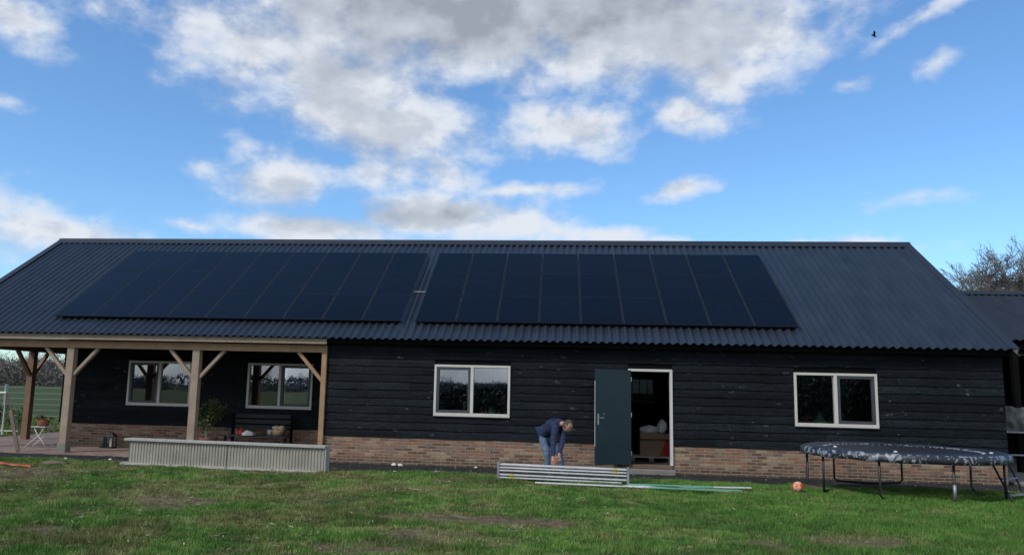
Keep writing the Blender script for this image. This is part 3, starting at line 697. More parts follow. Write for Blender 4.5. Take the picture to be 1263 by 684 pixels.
# bundle of rails
ba, bb = Vector((-1.16, -3.07, 0)), Vector((1.31, -3.33, 0)); bv = (bb-ba); bl = bv.length; bv.normalize(); bn = Vector((-bv.y, bv.x, 0))
bu = empty('rail_bundle', ba, 'low stack of shiny aluminium rails between two end brackets on the grass', 'rail bundle')
Mb = Matrix(((bv.x, bn.x, 0, ba.x), (bv.y, bn.y, 0, ba.y), (0, 0, 1, 0), (0, 0, 0, 1)))
zz = [.045, .10, .175, .23, .285]
for k, z in enumerate(zz):
    u1 = bl-.05 if k else bl-.14
    for dy in (0, .065, .13):
        m = MB(); m.box(.04, u1, dy, dy+.045, z-.0125, z+.0125, M=Mb@Matrix.Translation((0, 0, -.006*dy))); m.build('rail', ALU, bu, bevel=.004)
for u in (0, bl-.045):
    m = MB(); m.box(u, u+.045, -.012, .19, .0, .325, M=Mb); m.build('end_bracket', ALUD, bu, bevel=.004)
YEL = simple('yellow_tape', (.55, .45, .04), .6)
for u, z in ((.25, zz[0]), (.25, zz[1]), (2.2, zz[4]), (2.2, zz[3])):
    m = MB(); m.box(u, u+.06, -.003, .048, z-.018, z+.018, M=Mb); m.build('yellow_tape', YEL, bu)
# laths on the grass
L_ = [((660, 594.5), (902, 605), LATHW, 'longest white lath lying on the grass in front of the rail stack'), ((772, 598.5), (926, 601), LATHW, 'white lath reaching furthest right on the grass past the doorstep'),
      ((800, 601), (915, 604.5), LATHG, 'mint green lath lying between the white laths on the grass'), ((776, 596.5), (880, 600), LATHG, 'short mint green lath behind the white laths near the doorstep')]
for k, (a, b, mt, lab) in enumerate(L_):
    z = .045+.012*k; m = MB(); m.beam(onZ(*a, z), onZ(*b, z), .07 if mt is LATHW else .06, .02)
    tag(m.build('lath', mt, bevel=.003), lab, 'lath', 'laths lying on the grass')
# odds and ends on soil
def pebble(name, c, r_, mat, sq=.6):
    m = MB(); n = 8; vs = []
    bm = bmesh.new(); bmesh.ops.create_icosphere(bm, subdivisions=2, radius=1)
    for v in bm.verts:
        k = 1+.35*mnoise.noise(v.co*1.3+Vector(c)); v.co = Vector((v.co.x*r_[0]*k, v.co.y*r_[1]*k, v.co.z*r_[2]*k))
    me = bpy.data.meshes.new(name); bm.to_mesh(me); bm.free(); me.materials.append(mat)
    o = bpy.data.objects.new(name, me); COL.objects.link(o); o.location = c
    for p in me.polygons: p.use_smooth = True
    return o
for (u, v), lab in (((494, 573), 'larger white stone on the dark soil under the middle window'), ((486, 572.5), 'small white stone left of the larger one by the brick plinth'), ((487, 581), 'tiny white stone at the lawn edge below the two by the plinth'), ((587, 576), 'white pebble on the soil just left of the rail stack'), ((136, 566), 'white stone on the soil between the lantern and the lawn'), ((81, 565), 'white stone on the soil at the foot of the left porch post')):
    c = onZ(u, v, -.04); r_ = .05 if 'larger' in lab else .03; tag(pebble('stone', c, (r_*1.3, r_, r_*.7), STONE), lab, 'stone', 'white stones on the soil strip')
tag(pebble('log', onZ(68, 571.5, .0), (.30, .09, .06), PLANK), 'short split log lying on the grass below the left porch post', 'log')
m = MB(); m.beam(onZ(522, 583.5, .0), onZ(546, 582, .0), .11, .05); tag(m.build('kerb_stone', STONE, bevel=.01), 'pale flat slab lying at the lawn edge below the middle window', 'stone slab')
m = MB(); vs = []; fs = []; N = 24
c0 = onZ(-4, 572, .0); c1 = onZ(38, 577, .0)
for i in range(N+1):
    p = c0.lerp(c1, i/N)
    for j in range(5):
        vs.append(p+Vector((.05*mnoise.noise(Vector((i, j, 0))), (j-2)*.06*(1-.6*i/N), .03+.07*abs(mnoise.noise(Vector((i*.6, j*.8, 3))))*(1-abs(j-2)/2.5))))
for i in range(N):
    for j in range(4): a = i*5+j; fs.append((a, a+5, a+6, a+1))
m.add(vs, fs); tag(m.build('netting', ORANGE, smooth=True), 'crumpled strip of orange netting on the bare soil at the left', 'netting')
# gravel crumbs (uncountable)
n = 9000; x = RNG.uniform(-16, 12, n); y = RNG.uniform(-2.6, -.1, n); k = (soil_f(x, y) > .5) & ~((x < -5.4) & (y > -.4)); x, y = x[k], y[k]; n = len(x); z = height(x, y); r_ = .006+.018*RNG.random(n)**3
off = np.array([(1,0,0),(0,1,0),(-1,0,0),(0,-1,0),(0,0,.9),(0,0,-.5)])
gv = (np.stack([x, y, z+.004], 1)[:, None, :]+off[None]*r_[:, None, None]*RNG.uniform(.6, 1.3, (n, 6, 1))).reshape(-1, 3)
gf = np.array([(0,1,4),(1,2,4),(2,3,4),(3,0,4)]); gf = (np.arange(n)[:, None, None]*6+gf[None]).reshape(-1, 3)
gm, t, b = newmat('gravel_crumbs'); t.l.new(t.ramp(t.attr('tone'), [(0, (.015, .016, .018)), (.7, (.05, .05, .05)), (.95, (.12, .115, .11)), (1, (.3, .29, .27))]), b.inputs['Base Color']); b.inputs['Roughness'].default_value = .9
tag(np_mesh('gravel', gv, gf, gm, {'tone': np.repeat(RNG.random(n)**1.5, 6)}, smooth=False), 'dark gravel and crumbs of soil along the foot of the wall', 'gravel', kind='stuff')

# ------------------------------------------------------------------ PERSON
def skin(name, pts, edges, rad, mat, parent, root=0, sub=2, wr=0):
    loc = parent.location if parent else Vector((0,0,0))
    me = bpy.data.meshes.new(name); me.from_pydata([tuple(Vector(p)-loc) for p in pts], edges, [])
    o = bpy.data.objects.new(name, me); COL.objects.link(o)
    sm = o.modifiers.new('skin', 'SKIN'); sm.use_smooth_shade = True
    for i, r_ in enumerate(rad):
        d = me.skin_vertices[0].data[i]; d.radius = (r_, r_) if not hasattr(r_, '__len__') else r_; d.use_root = (i == root)
    ss = o.modifiers.new('sub', 'SUBSURF'); ss.levels = sub; ss.render_levels = sub
    dg = bpy.context.evaluated_depsgraph_get(); dg.update(); ev = o.evaluated_get(dg)
    nm = bpy.data.meshes.new_from_object(ev); bpy.data.objects.remove(o)
    if wr:
        ns = [Vector(v.normal) for v in nm.vertices]
        for v, nn in zip(nm.vertices, ns):
            q = v.co; k = mnoise.noise(Vector((q.x*9, q.y*9, q.z*26)))+.6*mnoise.noise(Vector((q.x*24+5, q.y*24, q.z*40))); v.co = q+nn*wr*k
        nm.update()
    nm.name = name; nm.materials.clear(); nm.materials.append(mat)
    for p in nm.polygons: p.use_smooth = True
    o = bpy.data.objects.new(name, nm); COL.objects.link(o)
    if parent: o.parent = parent
    return o
V3 = Vector
pe = empty('person', (-.05, -2.35, -.02), 'man in a navy jacket and washed jeans bending down over the aluminium rail stack', 'person')
hip = V3((-.28, -2.14, .84)); chest = V3((-.09, -2.42, 1.02)); neck = V3((.07, -2.58, 1.07)); head = V3((.18, -2.68, 1.03))
hl, hr = hip+V3((-.03, -.09, -.13)), hip+V3((.09, .07, -.13))        # near / far hip
kl, kr = V3((-.22, -2.36, .47)), V3((.03, -2.20, .47))
fl_, fr_ = V3((-.20, -2.34, .06)), V3((.08, -2.14, .06))
shl, shr = V3((-.06, -2.62, 1.00)), V3((.10, -2.36, 1.02))
el, er = V3((-.10, -2.78, .70)), V3((.08, -2.66, .75))
wl, wr = V3((-.10, -2.93, .44)), V3((.02, -2.86, .50))
hdl, hdr = wl+V3((.0, -.03, -.08)), wr+V3((.0, -.03, -.08))
# continuous body: one skinned surface, head to feet, with hands
body_pts = [hip, (hip+chest)/2, chest, neck, neck+(head-neck)*.45, head, hl, kl, fl_, fl_+V3((.14, -.07, -.03)), hr, kr, fr_, fr_+V3((.15, -.06, -.03)), shl, el, wl, shr, er, wr]
body_e = [(0,1),(1,2),(2,3),(3,4),(4,5),(0,6),(6,7),(7,8),(8,9),(0,10),(10,11),(11,12),(12,13),(2,14),(14,15),(15,16),(2,17),(17,18),(18,19)]
body_r = [.09,.085,.095,.05,.055,.085,.075,.055,.035,.016,.075,.055,.035,.016,.045,.036,.027,.045,.036,.027]
fd = lambda s: [(V3((.030*s, 0, 0)), .080), (V3((.010*s, 0, 0)), .088), (V3((-.010*s, 0, 0)), .082), (V3((-.030*s, 0, 0)), .066)]
for w_i, w_p, s in ((16, wl, 1), (19, wr, -1)):
    palm = w_p+V3((0, -.02, -.055)); i0 = len(body_pts); body_pts.append(palm); body_e.append((w_i, i0)); body_r.append((.034, .018))
    for o_, L in fd(s):
        a = palm+o_+V3((0, -.005, -.035)); b_ = a+V3((0, -.012, -L*.45)); c_ = b_+V3((0, .022, -L*.40)); j = len(body_pts)
        body_pts += [a, b_, c_]; body_e += [(i0, j), (j, j+1), (j+1, j+2)]; body_r += [.0095, .0085, .007]
    a = palm+V3((.035*s, -.012, .0)); b_ = a+V3((.022*s, -.012, -.035)); j = len(body_pts); body_pts += [a, b_]; body_e += [(i0, j), (j, j+1)]; body_r += [.011, .009]
skin('body', body_pts, body_e, body_r, SKIN, pe, 0, 2)
# head detail: face turned down and to the right
fwd = V3((.62, -.42, -.52)).normalized(); up = (V3((.30, -.10, .95))-fwd*V3((.30, -.10, .95)).dot(fwd)).normalized(); sd = fwd.cross(up)
def headmesh(name, f, mat, cut=None):
    bm = bmesh.new(); bmesh.ops.create_uvsphere(bm, u_segments=28, v_segments=20, radius=1); dead = []
    for v in bm.verts:
        x, y, z = v.co      # x side, y forward, z up
        q = f(x, y, z)
        if q is None: dead.append(v); continue
        v.co = head+sd*q[0]+fwd*q[1]+up*q[2]-pe.location
    bmesh.ops.delete(bm, geom=dead, context='VERTS')
    me = bpy.data.meshes.new(name); bm.to_mesh(me); bm.free(); me.materials.append(mat)
    for p in me.polygons: p.use_smooth = True
    o = bpy.data.objects.new(name, me); COL.objects.link(o); o.parent = pe; return o
def face(x, y, z):
    w = .078*(1-.22*max(0, -z)); d = .098; h = .120
    Y = y*d; 
    if y > .5: Y += .022*math.exp(-((x/.16)**2+((z+.12)/.20)**2))          # nose
    if y > .4: Y -= .008*math.exp(-(((abs(x)-.36)/.18)**2+((z-.08)/.12)**2)) # eye sockets
    if y > .4: Y += .006*math.exp(-((x/.3)**2+((z+.45)/.08)**2))+.006*math.exp(-((x/.3)**2+((z+.85)/.15)**2))
    return (x*w, Y, z*h)
headmesh('face', face, SKIN)
def hairf(x, y, z):
    if (y > .35 and z < .62) or z < -.55 or (abs(x) > .8 and y > .1 and z < .1): return None
    k = 1.07+.03*mnoise.noise(V3((x*4, y*4, z*4))); return (x*.080*k, y*.100*k, z*.124*k)
headmesh('hair', hairf, HAIR)
for s in (-1, 1):
    m = MB(); c = head+sd*.079*s-fwd*.005; m.tube([c-up*.03, c-up*.012+sd*.006*s, c+up*.012+sd*.008*s, c+up*.03], [.006, .010, .012, .006], 8); m.build('ear', SKIN, pe, smooth=True)
    m = MB(); c = head+sd*.028*s+fwd*.088+up*.010; m.lathe(c-V3((0,0,.007)), [(.002, 0), (.009, .003), (.010, .007), (.009, .011), (.002, .014)], 10); m.build('eye', simple('eye', (.05, .035, .03), .3) if s < 0 else MATS['eye'], pe, smooth=True)
m = MB(); c = head+fwd*.092-up*.055; m.tube([c-sd*.022, c+fwd*.004, c+sd*.022], [.003, .005, .003], 6); m.build('mouth', simple('lips', (.30, .10, .085), .5), pe)
# jacket
jp = [hip+V3((-.015, .0, .02)), (hip+chest)/2+V3((0,.01,.01)), chest, neck+V3((.015, -.01, .0)), shl, shl.lerp(el, .5), el, el.lerp(wl, .5), wl, shr, shr.lerp(er, .5), er, er.lerp(wr, .5), wr]
upc = chest.lerp(neck, .5)+V3((0, .02, 0))
skin('jacket', [hip+V3((-.02, .01, .0)), hip.lerp(chest, .33)+V3((0, .01, .01)), hip.lerp(chest, .68)+V3((0, .01, .015)), chest, upc, neck+V3((.01, 0, 0)), shl, shl.lerp(el, .5), el, el.lerp(wl, .5), wl, shr, shr.lerp(er, .5), er, er.lerp(wr, .5), wr],
     [(0,1),(1,2),(2,3),(3,4),(4,5),(3,6),(6,7),(7,8),(8,9),(9,10),(4,11),(11,12),(12,13),(13,14),(14,15)], [.142,.152,.158,.155,.125,.085,.088,.076,.064,.054,.043,.082,.073,.062,.052,.041], JACKET, pe, 1, 3, wr=.011)
skin('jeans', [hip.lerp(chest, .25), hip, hl, hl.lerp(kl, .5), kl, kl.lerp(fl_, .5), fl_, hr, hr.lerp(kr, .5), kr, kr.lerp(fr_, .5), fr_], [(0,1),(1,2),(2,3),(3,4),(4,5),(5,6),(1,7),(7,8),(8,9),(9,10),(10,11)],
     [.13,.13,.100,.090,.074,.064,.062,.100,.088,.074,.064,.062], JEANS, pe, 1, 3, wr=.008)
for f_ in (fl_, fr_): skin('shoe', [f_+V3((-.03, .02, -.02)), f_+V3((.05, -.02, -.02)), f_+V3((.17, -.08, -.035))], [(0,1),(1,2)], [(.045,.045),(.045,.042),(.035,.028)], SHOE, pe, 0, 2)

# ------------------------------------------------------------------ PORCH ITEMS
FZ = -.062
def foliage(mb, c, rx, ry, rz, n, s, seed):
    r_ = random.Random(seed)
    cl = [V3((r_.gauss(0, .5)*rx, r_.gauss(0, .5)*ry, r_.gauss(0, .5)*rz)) for _ in range(max(6, n//40))]
    for i in range(n):
        q = cl[i % len(cl)]+V3((r_.gauss(0, .22)*rx, r_.gauss(0, .22)*ry, r_.gauss(0, .22)*rz))
        p = V3(c)+q; d = V3((r_.uniform(-1,1), r_.uniform(-1,1), r_.uniform(-.6,.8))).normalized(); e = d.cross(V3((r_.uniform(-1,1), r_.uniform(-1,1), r_.uniform(-1,1)))).normalized()
        L = s*r_.uniform(.6, 1.3); mb.add([p, p+d*L*.5+e*L*.25, p+d*L, p+d*L*.5-e*L*.25], [(0,1,2,3)])
LEAF = m_leaf('shrub_leaf', (.03, .06, .012), (.085, .125, .025))
c = V3((-8.95, 1.35, FZ)); pt = empty('potted_shrub', c, 'bushy green potted shrub on a thin pale stem behind the middle porch post', 'plant')
m = MB(); m.lathe(c, [(.13, 0), (.18, .02), (.21, .30), (.23, .31), (.23, .36), (.19, .36), (.18, .31)], 20); m.build('pot', TERRA, pt, smooth=True)
m = MB(); m.tube([c+V3((-.05, 0, .3)), c+V3((-.09, 0, .55)), c+V3((-.03, 0, .85)), c+V3((0, 0, 1.1))], [.02, .018, .014, .008]); m.tube([c+V3((-.08, 0, .6)), c+V3((.12, .05, .95))], [.012, .006]); m.build('stem', PALE, pt)
m = MB(); foliage(m, c+V3((0.02, 0, 1.04)), .30, .26, .40, 620, .085, 3); m.build('foliage', LEAF, pt)
# bench with things on it
c = V3((-7.62, 1.32, FZ)); be = empty('garden_bench', c, 'dark teal wooden bench with backrest against the porch wall under the second window', 'bench')
for k in range(4):
    m = MB(); m.box(c.x-.82, c.x+.82, c.y-.24+.12*k, c.y-.14+.12*k, FZ+.43, FZ+.46); m.build('seat_slat', TEAL, be, bevel=.003)
for z in (.60, .74, .88):
    m = MB(); m.box(c.x-.82, c.x+.82, c.y+.26, c.y+.285, FZ+z, FZ+z+.10); m.build('backrest_slat', TEAL, be, bevel=.003)
for x in (-.78, .78):
    for y, h in ((-.2, .62), (.25, .98)):
        m = MB(); m.box(c.x+x-.03, c.x+x+.03, c.y+y-.03, c.y+y+.03, FZ, FZ+h-.36*(y < 0)+.17*(y < 0)); m.build('leg', BLACKW, be)
    m = MB(); m.box(c.x+x-.035, c.x+x+.035, c.y-.25, c.y+.26, FZ+.62, FZ+.65); m.build('armrest', TEAL, be)
sz = FZ+.461
m = MB(); m.lathe(V3((-8.05, 1.25, sz)), [(.04, 0), (.055, .03), (.05, .10), (.02, .13), (.015, .17)], 14); m.box(-8.16, -8.13, 1.22, 1.25, sz, sz+.16)
tag(m.build('lantern', simple('red_enamel', (.35, .03, .03), .4), smooth=False), 'small red lantern standing on the left end of the porch bench', 'lantern')
m = MB(); vs = [(-7.98, 1.15, sz+.05), (-7.85, 1.12, sz+.13), (-7.70, 1.15, sz+.06), (-7.70, 1.35, sz+.04), (-7.85, 1.38, sz+.10), (-7.98, 1.35, sz+.03)]
m.add(vs+[(a, b, sz) for a, b, _ in vs], [(0,1,4,5),(1,2,3,4),(6,11,10,7),(7,10,9,8),(0,6,7,1),(1,7,8,2),(2,8,9,3),(3,9,10,4),(4,10,11,5),(5,11,6,0)])
tag(m.build('newspaper', WHITEM), 'folded white newspaper lying on the porch bench', 'newspaper')
c = V3((-7.30, 1.30, sz)); m = MB(); m.lathe(c, [(.06, 0), (.075, .02), (.085, .15), (.08, .15), (.07, .03)], 16); tag(m.build('bucket', GALV, smooth=True), 'small grey zinc bucket on the porch bench beside the wicker basket', 'bucket')
c = V3((-7.07, 1.28, sz)); bk = empty('wicker_basket', c, 'wicker basket with beige cushions on the right end of the porch bench', 'basket')
m = MB(); m.lathe(c, [(.12, 0), (.15, .02), (.18, .16), (.165, .16), (.14, .04)], 18); m.build('basket_body', WICKER, bk, smooth=True)
for dx, dy in ((-.06, 0), (.07, .02)):
    o = pebble('cushion', (dx, dy, .19), (.10, .11, .07), simple('beige_cloth', (.38, .31, .22), .9, bmp=.3) if dx < 0 else MATS['beige_cloth']); o.parent = bk
# two lantern-like boxes left of the trough
c = V3((-11.66, 1.5, FZ)); ln = empty('garden_lantern', c, 'black metal garden lantern with a white candle against the brick plinth', 'lantern')
m = MB()
for sx in (-1, 1):
    for sy in (-1, 1): m.box(c.x+sx*.09-.012, c.x+sx*.09+.012, c.y+sy*.09-.012, c.y+sy*.09+.012, FZ+.04, FZ+.30)
m.box(c.x-.11, c.x+.11, c.y-.11, c.y+.11, FZ, FZ+.04); m.add([(c.x-.12, c.y-.12, FZ+.30), (c.x+.12, c.y-.12, FZ+.30), (c.x+.12, c.y+.12, FZ+.30), (c.x-.12, c.y+.12, FZ+.30), (c.x, c.y, FZ+.44)], [(0,1,4),(1,2,4),(2,3,4),(3,0,4),(3,2,1,0)]); m.build('frame', BLACKM, ln)
m = MB(); m.lathe(c+V3((0, 0, .04)), [(.035, 0), (.035, .22), (.005, .225)], 14); m.build('candle', STONE, ln)
c = V3((-11.9, 1.55, FZ)); m = MB(); m.lathe(c, [(.09, 0), (.10, .02), (.085, .22), (.06, .26), (.055, .28)], 16); tag(m.build('milk_can', simple('dark_tin', (.04, .042, .045), .5, .4), smooth=True), 'squat dark tin can standing just left of the black lantern', 'can')
# folding table with planter
c = V3((-13.3, 1.05, FZ)); ft = empty('folding_table', c, 'white metal folding side table with crossed curved legs on the porch', 'table')
for y in (-.15, .15):
    m = MB(); m.tube([c+V3((-.30, y-.05, .01)), c+V3((-.16, y-.02, .16)), c+V3((0.02, y, .30)), c+V3((.15, y, .52))], .012, 8); m.build('leg', WHITEM, ft, smooth=True)
    m = MB(); m.tube([c+V3((.24, y, .01)), c+V3((.12, y, .18)), c+V3((-.02, y, .32)), c+V3((-.14, y, .52))], .012, 8); m.build('leg', WHITEM, ft, smooth=True)
m = MB(); m.box(c.x-.2, c.x+.2, c.y-.2, c.y+.2, FZ+.52, FZ+.535); m.build('tabletop', WHITEM, ft)
c2 = c+V3((0, 0, .536)); pp = empty('planter', c2, 'brown planter with withered flowers on the white folding table', 'planter')
m = MB(); m.lathe(c2, [(.10, 0), (.13, .02), (.16, .15), (.15, .16), (.12, .04)], 16); m.build('pot', TERRA, pp, smooth=True)
m = MB(); foliage(m, c2+V3((0, 0, .20)), .2, .16, .10, 160, .06, 9); m.build('foliage', m_leaf('withered_leaf', (.05, .032, .022), (.11, .07, .05)), pp)
m = MB(); m.beam(onY(13, 505, -.15), (onY(22, 556, -.35).x, -.35, -.05), .09, .03, up=(0, 1, 0)); tag(m.build('board', PLANK, bevel=.003), 'grey board standing at a slant at the left edge of the porch floor', 'board')
# white goal at far left
g0 = onY(8, 484, 4); g = empty('goal', (g0.x, 4, 0), 'white metal football goal frame seen at the far left edge', 'goal')
m = MB(); m.tube([(g0.x-2.6, 4, 0), (g0.x-2.6, 4, g0.z), (g0.x, 4, g0.z), (g0.x, 4, 0)], .035, 8); m.build('front_frame', WHITEM, g)
m = MB(); m.tube([(g0.x, 4, g0.z), (g0.x-.35, 5.2, .03), (g0.x-2.6, 5.2, .03), (g0.x-2.6, 4, g0.z)], .022, 8); m.build('rear_frame', WHITEM, g)
# field fence
fn = empty('rail_fence', (-22, 12, 0), 'galvanised field fence with many horizontal rails beyond the porch', 'fence')
for k in range(6):
    m = MB(); z = .18+.225*k; m.tube([(-36, 12.2, z), (-19.2, 12, z)], .012, 6); m.build('rail', FENCEM, fn)
for k in range(6):
    x = -19.25-3.3*k; m = MB(); m.box(x-.04, x+.04, 11.98, 12.1, -.1, 1.42); m.build('fence_post', GALV, fn)
# low shrubs beyond the porch
for k, (u, v, lab) in enumerate(((20, 528, 'low ragged shrub in the grass behind the slanting grey board'), (-2, 525, 'low ragged shrub by the white goal at the far left edge'))):
    c = onY(u, v, 7.5); c.z = 0; sh = empty('low_shrub', c, lab, 'shrub', 'low shrubs beyond the porch')
    m = MB(); foliage(m, c+V3((0, 0, .35)), .45, .4, .35, 420, .09, 20+k); m.build('foliage', LEAF, sh)
    m = MB()
    for j in range(5): m.tube([c, c+V3((random.uniform(-.3,.3), random.uniform(-.3,.3), .5))], [.012, .005], 5)
    m.build('stem', BARK, sh)

# ------------------------------------------------------------------ DOORWAY AND SILL THINGS
pa_ = empty('pallet', (2.2, 1.35, .09), 'wooden pallet on the floor just inside the open door', 'pallet')
for y in (1.0, 1.35, 1.7):
    for x in (1.75, 2.2, 2.65):
        m = MB(); m.box(x-.06, x+.06, y-.05, y+.05, .09, .18); m.build('block', PLANK, pa_)
for k in range(6):
    m = MB(); y = .95+.15*k; m.box(1.66, 2.76, y, y+.10, .181, .20); m.build('deck_board', PALE, pa_)
bx = empty('cardboard_box', (2.35, 1.55, .2), 'open cardboard box with a red print on the pallet inside the doorway', 'box')
m = MB(); x0, x1, y0, y1, z0, z1 = 1.97, 2.80, 1.28, 1.78, .202, .74
for a in ((x0, x1, y0, y0+.008, z0, z1), (x0, x1, y1-.008, y1, z0, z1), (x0, x0+.008, y0+.008, y1-.008, z0, z1), (x1-.008, x1, y0+.008, y1-.008, z0, z1), (x0+.008, x1-.008, y0+.008, y1-.008, z0, z0+.01)): m.box(*a)
m.add([(x0, y0, z1), (x1, y0, z1), (x1, y0-.10, z1-.13), (x0, y0-.10, z1-.13)], [(0,1,2,3)]); m.build('box_body', CARD, bx)
m = MB(); m.add([(2.44, y0-.003, z0+.01), (2.79, y0-.003, z0+.01), (2.79, y0-.003, .58), (2.58, y0-.003, .58)], [(0,1,2,3)]); m.build('print', REDP, bx)
for k, (c, r_, lab) in enumerate((((2.20, 1.45, .80), (.24, .14, .13), 'crumpled sheet of cloudy plastic bulging out of the left of the cardboard box'), ((2.52, 1.42, .88), (.13, .12, .19), 'upright bundle of cloudy plastic standing in the right of the cardboard box'))):
    o = pebble('plastic_wrap', c, r_, PLASTIC); tag(o, lab, 'plastic wrap')
    for v in o.data.vertices: v.co += v.co.normalized()*.05*mnoise.noise(v.co*14)
def vase(name, c, prof, mat, lab, cat, n=16):
    m = MB(); m.lathe(V3(c), prof, n); tag(m.build(name, mat, smooth=True), lab, cat)
zs = 1.06+.062
vase('glass_vase', (-2.20, .09, zs), [(.05, 0), (.05, .015), (.012, .04), (.012, .14), (.05, .22), (.085, .29)], PLASTIC, 'funnel shaped glass vase behind the grey sash of the middle window', 'vase')
vase('tea_light', (-2.58, .09, zs), [(.03, 0), (.032, .06), (.01, .065)], STONE, 'small white candle in the left half of the middle window', 'candle')
vase('jar', (-1.55, .11, zs), [(.06, 0), (.085, .04), (.085, .12), (.05, .17), (.03, .19)], simple('pale_blue_glaze', (.42, .55, .55), .3), 'round pale blue jar on the sill in the right half of the middle window', 'jar')
for x, h, lab in ((-1.78, .16, 'slim pale figurine leftmost in the right half of the middle window'), (-1.69, .21, 'taller beige figurine beside the pale blue jar on the window sill'), (-1.38, .12, 'short brownish pot right of the pale blue jar on the window sill')):
    vase('figurine', (x, .08, zs), [(.03, 0), (.035, .03), (.02, h*.6), (.028, h*.8), (.008, h)], simple('beige_ceramic', (.36, .31, .26), .5) if 'beige_ceramic' not in MATS else MATS['beige_ceramic'], lab, 'figurine')
m = MB(); foliage(m, (-1.23, .14, zs+.22), .05, .04, .14, 40, .12, 5); m.lathe(V3((-1.25, .14, zs)), [(.03, 0), (.045, .08), (.04, .09)], 12); tag(m.build('houseplant', m_leaf('yellow_leaf', (.30, .26, .08), (.45, .42, .16))), 'small yellow-green houseplant in the right corner of the middle window', 'plant')
vase('ornament', (5.84, .19, zs), [(.17, 0), (.17, .02), (.12, .05), (.125, .06), (.08, .11), (.085, .12), (.045, .17), (.05, .18), (.02, .22), (.028, .24), (.005, .27)], MINT, 'mint green cone shaped ornament in the left half of the right window', 'ornament')
m = MB(); foliage(m, (5.48, .14, zs+.07), .13, .05, .06, 110, .05, 6); m.box(5.34, 5.62, .10, .18, zs, zs+.04); tag(m.build('flower_box', PINK), 'low tray of pink flowers at the left of the right window sill', 'flowers')
m = MB(); m.tube([(6.55, .14, zs+.03), (6.62, .14, zs+.13), (6.90, .14, zs+.17), (6.94, .14, zs+.05)], .012, 8); m.box(6.55, 6.80, .10, .18, zs, zs+.035); tag(m.build('desk_lamp', PLASTIC), 'small white angled desk lamp in the right half of the right window', 'lamp')
zp = 1.055+.062
for x, h, lab in ((-6.98, .13, 'small white figurine leftmost in the second porch window'), (-7.62, .10, 'tiny white pot in the left half of the second porch window'), (-7.45, .26, 'tall white figurine in the left half of the second porch window, beside the mullion'), (-10.95, .16, 'white figurine in the left half of the first porch window'), (-10.35, .20, 'slim white figurine in the right half of the first porch window')):
    if x == -6.98: continue
    vase('figurine', (x, YP+.14, zp), [(.04, 0), (.045, .03), (.025, h*.6), (.035, h*.8), (.01, h)], STONE, lab, 'figurine')

# ------------------------------------------------------------------ TREES
def bare_tree(base, H, spread, seed, rmin=.010, trunk_r=.16, depth=5):
    r_ = random.Random(seed); tw = MB(); tk = MB()
    def grow(p, d, L, rad, lev):
        n = 3; pts = [p]; q = p; dd = d.copy()
        for i in range(n):
            dd = (dd+V3((r_.gauss(0, .13), r_.gauss(0, .13), r_.gauss(.05, .08)))).normalized(); q = q+dd*L/n; pts.append(q)
        rr = [max(rmin, rad*(1-.45*i/n)) for i in range(n+1)]
        (tk if lev < 2 else tw).tube(pts, rr, 7 if lev < 2 else 3, cap=False)
        if lev >= depth:
            for _ in range(11):
                e = V3((r_.gauss(0, 1), r_.gauss(0, 1), r_.gauss(.2, .8))).normalized(); w_ = e.cross(V3((r_.gauss(0, 1), r_.gauss(0, 1), 1))).normalized()*rmin*.75; b0 = pts[r_.randint(1, n)]
                tw.add([b0-w_, b0+w_, b0+e*r_.uniform(.10, .38)], [(0,1,2)])
            return
        for k in range(r_.choice((3, 4)) if lev < depth-1 else 3):
            t = r_.uniform(.35, 1); i = min(n-1, int(t*n)); s = pts[i].lerp(pts[i+1], t*n-i)
            a = V3((r_.gauss(0, 1), r_.gauss(0, 1), r_.gauss(0, .5))); a = (a-dd*a.dot(dd)).normalized()
            nd = (dd*r_.uniform(.55, .9)+a*spread*r_.uniform(.6, 1.1)+V3((0, 0, .12))).normalized()
            grow(s, nd, L*r_.uniform(.58, .8), rad*.55, lev+1)
        grow(pts[-1], dd, L*.72, rad*.55, lev+1)
    grow(V3(base), V3((0, 0, 1)), H*.33, trunk_r, 0)
    return tk, tw
for (x, y, H, seed, lab) in ((23.8, 30, 11.0, 4, 'bare twiggy tree rising behind the shed roof beside the barn\'s right slope'), (26.9, 30.5, 9.4, 8, 'bare twiggy tree behind the shed roof at the right edge of the photo')):
    t_ = empty('bare_tree', (x, y, 0), lab, 'tree', 'bare trees behind the shed')
    tk, tw = bare_tree((x, y, 0), H, .85, seed, rmin=.010, depth=6)
    zmax = max(v[2] for v in tw.v); k = H/zmax
    for m in (tk, tw): m.v = [(x+(v[0]-x)*k*1.25, y+(v[1]-y)*k, v[2]*k) for v in m.v]
    tk.build('trunk', BARK, t_, smooth=True); tw.build('crown', BARK, t_)
